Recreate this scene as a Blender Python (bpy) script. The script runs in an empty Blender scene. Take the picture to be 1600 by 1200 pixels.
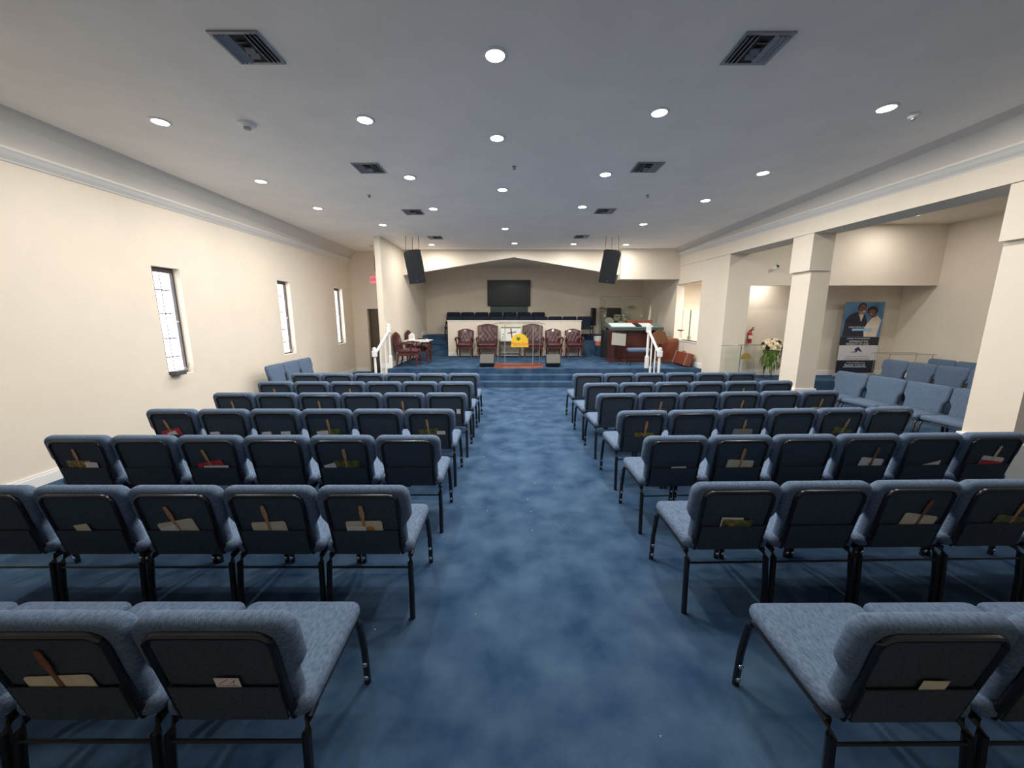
import bpy, bmesh, math, random
from mathutils import Vector, Matrix
random.seed(7)
C = bpy.context.scene.collection
S = bpy.context.scene
PI = math.pi

# ------------------------------------------------------------------ camera
cam = bpy.data.objects.new('camera', bpy.data.cameras.new('camera'))
C.objects.link(cam)
cam.location = (0, 0, 1.81)
cam.rotation_euler = (math.radians(90 - 10.365), 0, 0)
cam.data.sensor_width = 36
cam.data.lens = 585 / 1600 * 36
cam.data.clip_start = 0.02
S.camera = cam
# ------------------------------------------------------------------ world, exposure
w = bpy.data.worlds.new('sky'); S.world = w; w.use_nodes = True
w.node_tree.nodes['Background'].inputs[0].default_value = (0.93, 0.96, 1.0, 1)
w.node_tree.nodes['Background'].inputs[1].default_value = 6.5
S.view_settings.view_transform = 'Standard'
S.view_settings.look = 'None'
S.view_settings.gamma = 1
S.view_settings.use_curve_mapping = False
S.view_settings.exposure = 0.0
S.cycles.max_bounces = 12; S.cycles.diffuse_bounces = 8; S.cycles.transparent_max_bounces = 16
LAMP_W = 32.0
LAMP_COL = (1.0, 0.96, 0.90)

# ------------------------------------------------------------------ materials
def mat(name, col, rough=0.6, metal=0.0, var=0.0, scale=8.0, bump=0.0, bscale=200.0, emit=0.0, col2=None, detail=4.0, spec=0.5, stretch=None, coat=0.0):
    m = bpy.data.materials.new(name); m.use_nodes = True
    nt = m.node_tree; b = nt.nodes['Principled BSDF']
    b.inputs['Base Color'].default_value = (*col, 1)
    b.inputs['Roughness'].default_value = rough
    b.inputs['Metallic'].default_value = metal
    b.inputs['Specular IOR Level'].default_value = spec
    b.inputs['Coat Weight'].default_value = coat
    if emit:
        b.inputs['Emission Color'].default_value = (*col, 1)
        b.inputs['Emission Strength'].default_value = emit
    tc = nt.nodes.new('ShaderNodeTexCoord'); src = tc.outputs['Object']
    if stretch:
        mp = nt.nodes.new('ShaderNodeMapping'); mp.inputs['Scale'].default_value = stretch
        nt.links.new(src, mp.inputs[0]); src = mp.outputs[0]
    if var or col2:
        n = nt.nodes.new('ShaderNodeTexNoise'); n.inputs['Scale'].default_value = scale; n.inputs['Detail'].default_value = detail
        nt.links.new(src, n.inputs['Vector'])
        r = nt.nodes.new('ShaderNodeValToRGB')
        a = col if col2 else tuple(c * (1 - var) for c in col)
        z = col2 if col2 else tuple(min(1, c * (1 + var)) for c in col)
        r.color_ramp.elements[0].position = 0.32; r.color_ramp.elements[0].color = (*a, 1)
        r.color_ramp.elements[1].position = 0.68; r.color_ramp.elements[1].color = (*z, 1)
        nt.links.new(n.outputs['Fac'], r.inputs[0]); nt.links.new(r.outputs[0], b.inputs['Base Color'])
    if bump:
        n2 = nt.nodes.new('ShaderNodeTexNoise'); n2.inputs['Scale'].default_value = bscale; n2.inputs['Detail'].default_value = 2
        nt.links.new(src, n2.inputs['Vector'])
        bp = nt.nodes.new('ShaderNodeBump'); bp.inputs['Strength'].default_value = bump; bp.inputs['Distance'].default_value = 0.004
        nt.links.new(n2.outputs['Fac'], bp.inputs['Height']); nt.links.new(bp.outputs[0], b.inputs['Normal'])
    return m
def clear(name, tint=(1, 1, 1), refl=0.08, rough=0.02):
    m = bpy.data.materials.new(name); m.use_nodes = True; nt = m.node_tree
    nt.nodes.remove(nt.nodes['Principled BSDF'])
    t = nt.nodes.new('ShaderNodeBsdfTransparent'); t.inputs[0].default_value = (*tint, 1)
    g = nt.nodes.new('ShaderNodeBsdfGlossy'); g.inputs['Roughness'].default_value = rough
    f = nt.nodes.new('ShaderNodeLayerWeight'); f.inputs[0].default_value = 0.5
    p = nt.nodes.new('ShaderNodeMath'); p.operation = 'POWER'; p.inputs[1].default_value = 4.0
    nt.links.new(f.outputs['Facing'], p.inputs[0])
    a = nt.nodes.new('ShaderNodeMath'); a.operation = 'MULTIPLY_ADD'; a.inputs[1].default_value = 0.35; a.inputs[2].default_value = refl * 0.3
    nt.links.new(p.outputs[0], a.inputs[0])
    mx = nt.nodes.new('ShaderNodeMixShader')
    nt.links.new(a.outputs[0], mx.inputs[0]); nt.links.new(t.outputs[0], mx.inputs[1]); nt.links.new(g.outputs[0], mx.inputs[2])
    nt.links.new(mx.outputs[0], nt.nodes['Material Output'].inputs[0])
    return m
M = dict(
    carpet=mat('blue carpet', (0.019, 0.049, 0.106), 0.95, col2=(0.058, 0.107, 0.180), scale=3.4, detail=8, bump=0.6, bscale=260, spec=0.1),
    wall=mat('cream paint', (0.79, 0.71, 0.595), 0.7, var=0.015, scale=3, bump=0.06, bscale=90, spec=0.25),
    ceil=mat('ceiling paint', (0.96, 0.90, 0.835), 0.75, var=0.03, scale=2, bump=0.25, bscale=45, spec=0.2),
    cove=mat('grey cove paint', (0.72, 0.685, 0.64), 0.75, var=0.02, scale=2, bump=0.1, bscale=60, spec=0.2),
    trim=mat('white trim paint', (0.86, 0.85, 0.82), 0.4, var=0.01),
    crown=mat('pale grey molding paint', (0.74, 0.72, 0.69), 0.5, var=0.01),
    fabric=mat('blue grey woven fabric', (0.078, 0.116, 0.182), 0.95, col2=(0.140, 0.194, 0.280), scale=120, detail=3, bump=0.5, bscale=320, spec=0.12, stretch=(1.0, 0.35, 1.0)),
    fabdark=mat('dark blue woven fabric', (0.044, 0.060, 0.080), 0.95, col2=(0.066, 0.086, 0.11), scale=110, detail=3, bump=0.4, bscale=320, spec=0.1),
    choirnavy=mat('dark navy choir seats', (0.016, 0.021, 0.036), 0.95, col2=(0.028, 0.036, 0.056), scale=110, detail=3, bump=0.4, bscale=320, spec=0.1),
    black=mat('black enamel steel', (0.010, 0.011, 0.014), 0.32, var=0.1, scale=20),
    matte=mat('matte black plastic', (0.011, 0.012, 0.014), 0.6, var=0.15, scale=30, bump=0.2, bscale=300),
    grille=mat('black speaker grille', (0.009, 0.011, 0.016), 0.75, var=0.2, scale=160, bump=0.6, bscale=500),
    chrome=mat('chrome', (0.75, 0.75, 0.74), 0.22, 1.0, var=0.05),
    silver=mat('dull silver paint', (0.42, 0.42, 0.40), 0.5, 0.2, var=0.05, scale=30),
    maroon=mat('maroon tufted leather', (0.062, 0.012, 0.017), 0.32, var=0.25, scale=14, coat=0.3),
    mahog=mat('mahogany wood', (0.062, 0.015, 0.010), 0.32, col2=(0.11, 0.026, 0.014), scale=9, stretch=(1, 1, 0.12), coat=0.2),
    redwood=mat('red stained wood', (0.17, 0.040, 0.022), 0.35, col2=(0.24, 0.062, 0.032), scale=8, stretch=(1, 1, 0.15)),
    brown=mat('brown wood veneer', (0.19, 0.075, 0.032), 0.45, col2=(0.27, 0.115, 0.05), scale=8, stretch=(1, 1, 0.15)),
    darkwood=mat('dark brown wood', (0.05, 0.028, 0.016), 0.45, col2=(0.08, 0.045, 0.026), scale=9, stretch=(1, 1, 0.15)),
    doorbrown=mat('olive brown door paint', (0.10, 0.078, 0.048), 0.5, var=0.06, scale=4),
    stick=mat('bare wood stick', (0.42, 0.22, 0.09), 0.6, col2=(0.54, 0.31, 0.14), scale=30, stretch=(1, 0.1, 1)),
    card=mat('cream card', (0.70, 0.62, 0.44), 0.7, var=0.04, scale=20),
    paper=mat('white paper', (0.80, 0.77, 0.72), 0.8, var=0.03, scale=20),
    cardred=mat('red printed card', (0.55, 0.03, 0.04), 0.6, var=0.15, scale=40),
    cardgreen=mat('green photo card', (0.022, 0.050, 0.018), 0.5, col2=(0.22, 0.22, 0.05), scale=35, detail=6),
    cardyel=mat('yellow photo card', (0.03, 0.028, 0.012), 0.5, col2=(0.45, 0.34, 0.06), scale=30, detail=6),
    orange=mat('orange print', (0.62, 0.26, 0.05), 0.6, var=0.1, scale=20),
    ink=mat('dark ink', (0.025, 0.022, 0.03), 0.6, var=0.1, scale=30),
    pinkink=mat('pink ink', (0.55, 0.16, 0.18), 0.6, var=0.1, scale=30),
    white=mat('white plastic', (0.82, 0.81, 0.80), 0.4, var=0.01),
    screen=mat('dark glossy screen', (0.006, 0.010, 0.014), 0.30, var=0.1, spec=0.3),
    teal=mat('dark green board', (0.028, 0.062, 0.052), 0.35, var=0.15, scale=5),
    yellow=mat('yellow sign face', (0.80, 0.50, 0.02), 0.45, var=0.06, scale=12),
    gold=mat('gold sign face', (0.36, 0.25, 0.06), 0.4, var=0.1, scale=20),
    green=mat('green leaf paint', (0.20, 0.33, 0.03), 0.5, var=0.15, scale=20),
    leaf=mat('green foliage', (0.06, 0.15, 0.02), 0.55, col2=(0.22, 0.36, 0.07), scale=18),
    petal=mat('cream petals', (0.86, 0.74, 0.46), 0.6, var=0.08, scale=25),
    petalw=mat('white petals', (0.86, 0.82, 0.72), 0.6, var=0.05, scale=25),
    petald=mat('dark plum petals', (0.035, 0.02, 0.035), 0.6, var=0.2, scale=25),
    ribbon=mat('mauve grey ribbon', (0.22, 0.18, 0.15), 0.5, var=0.1, scale=20),
    extred=mat('red enamel', (0.50, 0.02, 0.025), 0.3, var=0.05),
    exitpink=mat('pink lit sign face', (0.95, 0.25, 0.33), 0.5, emit=0.55, var=0.03),
    exitred=mat('red sign letters', (0.62, 0.03, 0.09), 0.5, var=0.03),
    lens=mat('lit lamp lens', (1.0, 0.95, 0.86), 0.5, emit=14.0),
    louver=mat('vent grey metal', (0.30, 0.30, 0.32), 0.45, 0.3, var=0.05),
    ventdark=mat('vent dark interior', (0.035, 0.035, 0.045), 0.8, var=0.1),
    winframe=mat('dark bronze window frame', (0.075, 0.06, 0.062), 0.5, var=0.1),
    iron=mat('grey window bars', (0.16, 0.16, 0.17), 0.5, 0.2, var=0.1),
    bluecloth=mat('pale blue cloth', (0.09, 0.27, 0.46), 0.8, var=0.1, scale=10),
    drum=mat('pearl cream drum shell', (0.52, 0.48, 0.32), 0.3, var=0.25, scale=18),
    skin=mat('drum head skin', (0.68, 0.62, 0.55), 0.6, var=0.08, scale=12),
    bronze=mat('cymbal bronze', (0.36, 0.28, 0.13), 0.3, 0.9, var=0.1, scale=20),
    keys=mat('pale blue white keys', (0.62, 0.74, 0.74), 0.35, var=0.05, scale=50),
    greengrey=mat('grey green panel', (0.10, 0.135, 0.125), 0.45, var=0.06),
    binpink=mat('coral plastic bag', (0.80, 0.24, 0.15), 0.45, var=0.08, scale=10),
    monitor=mat('grey monitor grille', (0.085, 0.083, 0.075), 0.6, var=0.15, scale=200, bump=0.3, bscale=400),
    wickergrey=mat('grey stand board', (0.30, 0.29, 0.26), 0.55, var=0.05, scale=10),
    bannerblue=mat('banner sky blue print', (0.075, 0.205, 0.37), 0.5, var=0.25, scale=2.5),
    navy=mat('banner navy print', (0.012, 0.015, 0.032), 0.5, var=0.1, scale=10),
    lilac=mat('banner pale lilac print', (0.70, 0.68, 0.72), 0.5, var=0.03, scale=6),
    skinprint=mat('printed brown skin', (0.19, 0.075, 0.055), 0.55, var=0.2, scale=14),
    hairprint=mat('printed black hair', (0.014, 0.012, 0.014), 0.6, var=0.2, scale=14),
    greyhair=mat('printed grey beard', (0.30, 0.25, 0.25), 0.6, var=0.2, scale=30),
    suit=mat('printed navy suit', (0.020, 0.018, 0.040), 0.55, var=0.25, scale=8),
    dress=mat('printed cream dress', (0.72, 0.63, 0.52), 0.55, var=0.08, scale=8),
    azure=mat('printed light blue strip', (0.30, 0.55, 0.80), 0.55, var=0.15, scale=12),
    acrylic=clear('clear acrylic', (0.95, 0.975, 0.96)),
    acryledge=mat('acrylic edge', (0.27, 0.29, 0.27), 0.15, var=0.1),
    glass=clear('window glass', (0.97, 0.98, 1.0)),
    cabinet=mat('cream cabinet paint', (0.72, 0.66, 0.48), 0.45, var=0.02),
    mountain=mat('navy mountain print', (0.025, 0.022, 0.10), 0.5, var=0.1, scale=20),
)

# ------------------------------------------------------------------ helpers
def obj(name, bm, m, parent=None, smooth=False, angle=None, label=None):
    me = bpy.data.meshes.new(name)
    bmesh.ops.recalc_face_normals(bm, faces=bm.faces)
    if smooth:
        for f in bm.faces: f.smooth = True
        for e in bm.edges:
            if len(e.link_faces) == 2 and e.calc_face_angle(0) > (angle or 0.7): e.smooth = False
    bm.to_mesh(me); bm.free()
    me.materials.append(M[m] if isinstance(m, str) else m)
    o = bpy.data.objects.new(name, me); C.objects.link(o)
    if parent: o.parent = parent
    if label: o['label'] = label
    return o
def tag(o, label, cat, group=None):
    o['label'] = label; o['category'] = cat
    if group: o['group'] = group
    return o
def thing(name, label, cat, loc=(0, 0, 0), rz=0.0, group=None):
    o = bpy.data.objects.new(name, None); C.objects.link(o)
    o.empty_display_size = 0.1
    o.location = loc; o.rotation_euler = (0, 0, rz)
    return tag(o, label, cat, group)
def struct(name, bm, m, parent=None, smooth=False):
    o = obj(name, bm, m, parent, smooth)
    if parent is None: o['kind'] = 'structure'
    return o
def dup(root, loc=None, rz=None, label=None, group=None, skip=(), sub=True):
    r = root.copy(); C.objects.link(r)
    if loc is not None: r.location = loc
    if rz is not None: r.rotation_euler = (0, 0, rz)
    if label: r['label'] = label
    if group: r['group'] = group
    for ch in list(root.children):
        if ch.name.split('.')[0] in skip: continue
        c = ch.copy(); C.objects.link(c); c.parent = r
        if sub:
            for g in ch.children:
                d = g.copy(); C.objects.link(d); d.parent = c
    return r
def B(): return bmesh.new()
def box(bm, x0, x1, y0, y1, z0, z1, bev=0.0, mtx=None):
    vs = [bm.verts.new((x, y, z)) for x in (x0, x1) for y in (y0, y1) for z in (z0, z1)]
    idx = [(0, 1, 3, 2), (4, 6, 7, 5), (0, 4, 5, 1), (2, 3, 7, 6), (0, 2, 6, 4), (1, 5, 7, 3)]
    fs = [bm.faces.new([vs[i] for i in q]) for q in idx]
    if mtx: bmesh.ops.transform(bm, matrix=mtx, verts=vs)
    if bev:
        es = list({e for f in fs for e in f.edges})
        bmesh.ops.bevel(bm, geom=es, offset=bev, segments=2, profile=0.5, affect='EDGES')
    return bm
def prism(bm, poly, f0, f1):
    """poly: 2-D points; f0/f1 map (a,b) to the two end faces."""
    a = [bm.verts.new(f0(*p)) for p in poly]; b = [bm.verts.new(f1(*p)) for p in poly]
    n = len(poly)
    bm.faces.new(a); bm.faces.new(b[::-1])
    for i in range(n): bm.faces.new((a[i], b[i], b[(i + 1) % n], a[(i + 1) % n]))
    return bm
def tube(bm, pts, r, n=8, r2=None, cap=True):
    pts = [Vector(p) for p in pts]; rings = []
    for i, p in enumerate(pts):
        t = (pts[min(i + 1, len(pts) - 1)] - pts[max(i - 1, 0)]).normalized()
        up = Vector((0, 0, 1)) if abs(t.z) < 0.9 else Vector((0, 1, 0))
        u = t.cross(up).normalized(); v = u.cross(t)
        rr = r[i] if isinstance(r, (list, tuple)) else r
        rings.append([bm.verts.new(p + u * math.cos(2 * PI * k / n) * rr + v * math.sin(2 * PI * k / n) * (r2 or rr)) for k in range(n)])
    for a, b in zip(rings, rings[1:]):
        for k in range(n): bm.faces.new((a[k], a[(k + 1) % n], b[(k + 1) % n], b[k]))
    if cap: bm.faces.new(rings[0][::-1]); bm.faces.new(rings[-1])
    return bm
def lathe(bm, prof, n=20, mtx=None, cap=True):
    rings = []; new = []
    for r, z in prof:
        ring = [bm.verts.new((r * math.cos(2 * PI * k / n), r * math.sin(2 * PI * k / n), z)) for k in range(n)]
        rings.append(ring); new += ring
    for a, b in zip(rings, rings[1:]):
        for k in range(n): bm.faces.new((a[k], a[(k + 1) % n], b[(k + 1) % n], b[k]))
    if cap: bm.faces.new(rings[0][::-1]); bm.faces.new(rings[-1])
    if mtx: bmesh.ops.transform(bm, matrix=mtx, verts=new)
    return bm
def rrect(x0, x1, y0, y1, r, n=5):
    out = []
    for cx, cy, a0 in ((x1 - r, y1 - r, 0), (x0 + r, y1 - r, 90), (x0 + r, y0 + r, 180), (x1 - r, y0 + r, 270)):
        for k in range(n + 1):
            a = math.radians(a0 + 90 * k / n); out.append((cx + r * math.cos(a), cy + r * math.sin(a)))
    return out
def inset(poly, d):
    n = len(poly); out = []
    for i in range(n):
        p0, p1, p2 = Vector(poly[i - 1]), Vector(poly[i]), Vector(poly[(i + 1) % n])
        e1 = (p1 - p0).normalized(); e2 = (p2 - p1).normalized()
        n1 = Vector((-e1.y, e1.x)); n2 = Vector((-e2.y, e2.x))
        m = (n1 + n2); m = m.normalized() if m.length > 1e-6 else n1
        out.append(tuple(p1 + m * d / max(0.5, m.dot(n1))))
    return out
def pillow(bm, poly, t0, t1, r, f, crown=0.0, seg=4):
    """poly is counter-clockwise; f(a,b,t) maps to 3-D. rounded slab with a crowned upper face."""
    rings = []
    for k in range(seg + 1):
        a = PI / 2 * k / seg; rings.append((r * (1 - math.sin(a)), t0 + r * (1 - math.cos(a))))
    for k in range(seg + 1):
        a = PI / 2 * k / seg; rings.append((r * (1 - math.cos(a)), t1 - r * (1 - math.sin(a))))
    vr = [[bm.verts.new(f(x, y, t)) for x, y in inset(poly, d)] for d, t in rings]
    n = len(poly)
    cx = sum(p[0] for p in poly) / n; cy = sum(p[1] for p in poly) / n
    for d, s in ((r, 0.62), (r, 0.3)):
        vr.append([bm.verts.new(f(cx + (x - cx) * s, cy + (y - cy) * s, t1 + crown * (1 - s * s))) for x, y in inset(poly, d)])
    for a, b in zip(vr, vr[1:]):
        for k in range(n): bm.faces.new((a[k], a[(k + 1) % n], b[(k + 1) % n], b[k]))
    bm.faces.new(vr[0][::-1]); bm.faces.new(vr[-1])
    return bm
def text(name, s, size, m, mtx, parent=None, ex=0.001, sx=1.0):
    cu = bpy.data.curves.new(name, 'FONT'); cu.body = s; cu.size = size; cu.extrude = ex; cu.align_x = 'CENTER'; cu.align_y = 'CENTER'
    t = bpy.data.objects.new(name, cu); C.objects.link(t)
    dg = bpy.context.evaluated_depsgraph_get(); dg.update()
    me = bpy.data.meshes.new_from_object(t.evaluated_get(dg))
    bpy.data.objects.remove(t); bpy.data.curves.remove(cu)
    me.transform(mtx @ Matrix.Diagonal((sx, 1, 1, 1)))
    me.materials.clear(); me.materials.append(M[m])
    o = bpy.data.objects.new(name, me); C.objects.link(o)
    if parent: o.parent = parent
    return o
def face_cam(x, y, z, tilt=0.0): return Matrix.Translation((x, y, z)) @ Matrix.Rotation(PI / 2 + tilt, 4, 'X')

# ================================================================== THE SETTING
YB = -2.6                                           # wall behind the camera
def zl(y): return 3.30 + 0.0095 * y                 # foot of the crown molding, window side
def zr(y): return 3.28 + 0.023 * y                  # foot of the crown molding, beam side
def zb(y): return 3.06 + 0.0185 * y                 # underside of the beam
b = B(); box(b, -5.4, 10.3, YB - 0.2, 15.2, -0.12, 0); struct('floor', b, 'carpet')
# stage, steps, choir risers
b = B(); box(b, -3.36, 5.11, 10.01, 15, 0, 0.40); struct('floor_stage', b, 'carpet')
b = B(); box(b, -3.36, 3.62, 9.70, 10.01, 0, 0.267, 0.008); box(b, -3.36, 3.62, 9.41, 9.70, 0, 0.134, 0.008); struct('floor_stage_steps', b, 'carpet')
b = B()
for k in range(4):
    for x0, x1 in ((-3.36, -2.26), (2.96, 5.11)):
        box(b, x0, x1, 13.3 + 0.27 * k, 15.0, 0.40 + 0.17 * k, 0.40 + 0.17 * (k + 1), 0.006)
box(b, -2.26, 2.96, 13.42, 15.0, 0.40, 0.92); box(b, -2.26, 2.96, 14.32, 15.0, 0.92, 1.08)
struct('floor_choir_risers', b, 'carpet')
b = B(); box(b, 5.23, 10.1, 9.0, 9.95, 0, 0.24); struct('floor_alcove', b, 'carpet')

# ceiling: flat field with sloping coves, side ceiling
b = B(); box(b, -4.86, 4.86, YB, 12.2, 3.79, 3.95); struct('ceiling', b, 'ceil')
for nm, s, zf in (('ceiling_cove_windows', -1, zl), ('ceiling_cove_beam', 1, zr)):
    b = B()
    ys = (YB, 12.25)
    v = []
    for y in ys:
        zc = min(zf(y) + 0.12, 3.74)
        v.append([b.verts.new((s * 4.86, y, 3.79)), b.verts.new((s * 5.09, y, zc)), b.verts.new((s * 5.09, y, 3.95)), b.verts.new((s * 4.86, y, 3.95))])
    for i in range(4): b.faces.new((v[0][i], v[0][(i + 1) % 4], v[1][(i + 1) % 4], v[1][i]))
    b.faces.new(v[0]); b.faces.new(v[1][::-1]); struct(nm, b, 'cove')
b = B(); box(b, 5.57, 10.1, YB, 9.15, 3.88, 3.95); struct('ceiling_side', b, 'wall')
b = B(); box(b, -3.36, 5.11, 12.12, 15, 3.6, 3.9); struct('ceiling_stage', b, 'wall')
b = B(); box(b, 5.23, 10.1, 9.27, 9.95, 2.75, 2.85); struct('ceiling_alcove', b, 'wall')

# window-side wall with three openings
WY = ((5.50, 5.96), (8.39, 8.86), (11.05, 11.55)); WZ = ((0.92, 2.51), (0.94, 2.57), (0.98, 2.60))
b = B(); ys = [YB]
for (a, c), (z0, z1) in zip(WY, WZ):
    box(b, -5.38, -5.1, ys[-1], a, 0, 3.95); box(b, -5.38, -5.1, a, c, 0, z0); box(b, -5.38, -5.1, a, c, z1, 3.95); ys.append(c)
box(b, -5.38, -5.1, ys[-1], 12.4, 0, 3.95); struct('wall_left', b, 'wall')
for i, ((a, c), (z0, z1)) in enumerate(zip(WY, WZ)):
    r = bpy.data.objects.new('window_%d' % (i + 1), None); C.objects.link(r); r.location = (-5.225, (a + c) / 2, z0); r['kind'] = 'structure'
    h = z1 - z0; hw = (c - a) / 2
    b = B(); t = 0.028
    box(b, -0.02, 0.02, -hw, hw, h - 0.07, h); box(b, -0.02, 0.02, -hw, hw, 0, t)
    box(b, -0.02, 0.02, -hw, -hw + t, t, h - 0.07); box(b, -0.02, 0.02, hw - t, hw, t, h - 0.07)
    obj('window_frame', b, 'winframe', r)
    b = B(); box(b, -0.004, 0.004, -hw + t, hw - t, t, h - t); obj('pane', b, 'glass', r)
    b = B(); tube(b, [(-0.09, 0, 0), (-0.09, 0, h)], 0.009)
    for yy in (-0.11, 0.11): tube(b, [(-0.09, yy, 0), (-0.09, yy, h)], 0.006)
    for fz in (0.16, 0.34, 0.58, 0.80): 
        tube(b, [(-0.09, -hw, h * fz), (-0.09, hw, h * fz)], 0.009)
        for q in range(-3, 4): lathe(b, [(0.001, -0.018), (0.02, 0), (0.001, 0.018)], 6, Matrix.Translation((-0.09, q * hw / 3.6, h * fz)))
    obj('security_bars', b, 'iron', r)
    b = B(); box(b, -0.02, 0.02, -hw + t, hw - t, h * 0.5 - 0.012, h * 0.5 + 0.012); obj('meeting_rail', b, 'white', r)
    b = B(); lathe(b, [(0.03, 0), (0.034, 0.02), (0.016, 0.03)], 12, Matrix.Translation((0.05, hw - 0.09, 0.06)) @ Matrix.Rotation(PI / 2, 4, 'Y'))
    tube(b, [(0.08, hw - 0.09, 0.06), (0.10, hw - 0.07, 0.10), (0.10, hw - 0.06, 0.15)], 0.007); obj('crank_handle', b, 'louver', r)
tg = tag(obj('junction_box', box(B(), -5.12, -5.0, 5.52, 5.70, 0.925, 0.99, 0.008), 'monitor'), 'small grey box on the sill of the tall window nearest the long empty wall', 'box')
# end walls
b = B(); box(b, -5.1, -4.64, 12.2, 12.35, 0, 3.95); box(b, -3.72, -3.42, 12.2, 12.35, 0, 3.95); box(b, -4.64, -3.72, 12.2, 12.35, 2.02, 3.95); struct('wall_exit', b, 'wall')
r = bpy.data.objects.new('door_1', None); C.objects.link(r); r.location = (-4.18, 12.27, 0); r['kind'] = 'structure'
b = B(); box(b, -0.50, 0.50, 0.08, 0.125, 0.0, 2.08); obj('door_leaf', b, 'doorbrown', r)
b = B(); lathe(b, [(0.03, 0), (0.03, 0.01), (0.012, 0.02), (0.012, 0.05), (0.028, 0.06), (0.03, 0.08), (0.012, 0.095)], 14, Matrix.Translation((-0.1, 0.08, 1.0)) @ Matrix.Rotation(PI / 2, 4, 'X')); obj('door_knob', b, 'chrome', r, True)
b = B(); box(b, -3.51, -3.36, 10.0, 15.0, 0, 3.95); struct('wall_wing', b, 'wall')
b = B(); box(b, -3.6, 5.3, 15.0, 15.2, 0, 3.9); struct('wall_back', b, 'wall')
b = B(); box(b, -5.4, 10.3, YB - 0.2, YB, 0, 3.95); struct('wall_entrance', b, 'wall')
# gabled header over the stage recess
b = B()
prism(b, [(-3.36, 3.04), (0.06, 3.57), (3.30, 3.05), (3.30, 3.95), (-3.36, 3.95)], lambda x, z: (x, 12.0, z), lambda x, z: (x, 12.14, z))
struct('wall_gable', b, 'wall')
b = B(); box(b, 3.30, 5.11, 11.80, 12.14, 2.90, 3.95); struct('wall_gable_side', b, 'wall')
# beam-side wall of the stage with the pass-through
b = B(); p0, p1, q0, q1 = 10.40, 11.92, 1.08, 2.74
box(b, 5.11, 5.34, 9.15, p0, 0, 3.9); box(b, 5.11, 5.34, p1, 15.0, 0, 3.9); box(b, 5.11, 5.34, p0, p1, 0, q0); box(b, 5.11, 5.34, p0, p1, q1, 3.9)
struct('wall_right', b, 'wall')
b = B(); box(b, 5.09, 5.36, p0, p1, q0 - 0.03, q0); struct('trim_1', b, 'trim')
# lit room behind the pass-through
b = B(); box(b, 8.2, 8.3, 10.0, 13.8, 0, 3.0); box(b, 5.34, 8.3, 13.7, 13.8, 0, 3.0); box(b, 5.34, 8.3, 9.97, 10.05, 0, 3.0); box(b, 5.34, 8.3, 10.0, 13.8, 2.9, 3.0)
struct('wall_booth', b, 'wall')
# header and back wall of the side alcove
b = B(); box(b, 5.34, 5.66, 9.15, 9.27, 0, 3.95); box(b, 5.66, 10.1, 9.15, 9.27, 2.51, 3.95); struct('wall_alcove_header', b, 'wall')
b = B(); box(b, 5.34, 10.3, 9.95, 10.05, 0, 3.0); struct('wall_alcove', b, 'wall')
b = B(); box(b, 10.1, 10.3, YB, 9.97, 0, 3.95); struct('wall_side', b, 'wall')
# beam
def sheared(b, x0, x1, y0, y1, zf0, zf1):
    v = [b.verts.new((x, y, zf(y))) for y in (y0, y1) for x, zf in ((x0, zf0), (x1, zf0), (x1, zf1), (x0, zf1))]
    for q in ((0, 1, 2, 3), (7, 6, 5, 4), (0, 4, 5, 1), (1, 5, 6, 2), (2, 6, 7, 3), (3, 7, 4, 0)): b.faces.new([v[i] for i in q])
b = B(); sheared(b, 5.09, 5.57, YB, 9.15, zb, lambda y: 3.95); sheared(b, 5.09, 5.12, 9.15, 12.1, zb, lambda y: 3.95); struct('beam', b, 'wall')
# columns
for i, (y0, y1) in enumerate(((3.70, 4.13), (6.70, 7.14))):
    b = B(); box(b, 5.16, 5.50, y0, y1, 0.0, 2.57); box(b, 5.10, 5.47, y0 - 0.03, y1, 2.57, zb(y0)); c = struct('column', b, 'wall')
    b = B(); box(b, 5.13, 5.53, y0 - 0.03, y1 + 0.03, 0, 0.50, 0.008); struct('column_base', b, 'trim', c)
# half wall before the choir
b = B(); box(b, -2.26, 2.43, 13.3, 13.42, 0.40, 1.62); o = struct('wall_choir', b, 'wall')
b = B(); box(b, -2.28, 2.45, 13.28, 13.44, 1.62, 1.645, 0.004); struct('trim_2', b, 'trim')
# crown moldings
def crown(s, zf):
    b = B(); prof = [(0, 0), (0.012, 0), (0.02, 0.018), (0.05, 0.05), (0.075, 0.09), (0.085, 0.10), (0.085, 0.125), (0, 0.125)]
    prism(b, prof, lambda d, z: (s * (5.1 - d), YB, zf(YB) + z), lambda d, z: (s * (5.1 - d), 12.2 if s < 0 else 11.8, zf(12.2 if s < 0 else 11.8) + z)); return b
struct('trim_3', crown(-1, zl), 'crown'); struct('trim_4', crown(1, zr), 'crown')
# baseboards
def base(nm, *boxes):
    b = B()
    for x0, x1, y0, y1, z in boxes:
        box(b, x0, x1, y0, y1, z, z + 0.105); 
        if x1 - x0 > y1 - y0: box(b, x0, x1, y0 + 0.006, y1, z + 0.105, z + 0.13)
        else: box(b, x0 + (0.006 if x0 > 0 else 0), x1 - (0.006 if x0 < 0 else 0), y0, y1, z + 0.105, z + 0.13)
    struct(nm, b, 'trim')
base('baseboard_left', (-5.1, -5.08, YB, 12.2, 0))
base('baseboard_exit', (-5.08, -4.70, 12.18, 12.2, 0))
base('baseboard_wing', (-3.36, -3.34, 10.0, 13.3, 0.40), (-3.53, -3.34, 9.98, 10.0, 0.40))
base('baseboard_right', (5.09, 5.11, 10.01, 13.3, 0.40), (5.09, 5.11, 9.17, 10.01, 0))
base('baseboard_choir', (-2.26, 2.43, 13.28, 13.3, 0.40))
base('baseboard_alcove', (5.34, 10.1, 9.93, 9.95, 0.24), (10.08, 10.1, 4.0, 9.0, 0))
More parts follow.
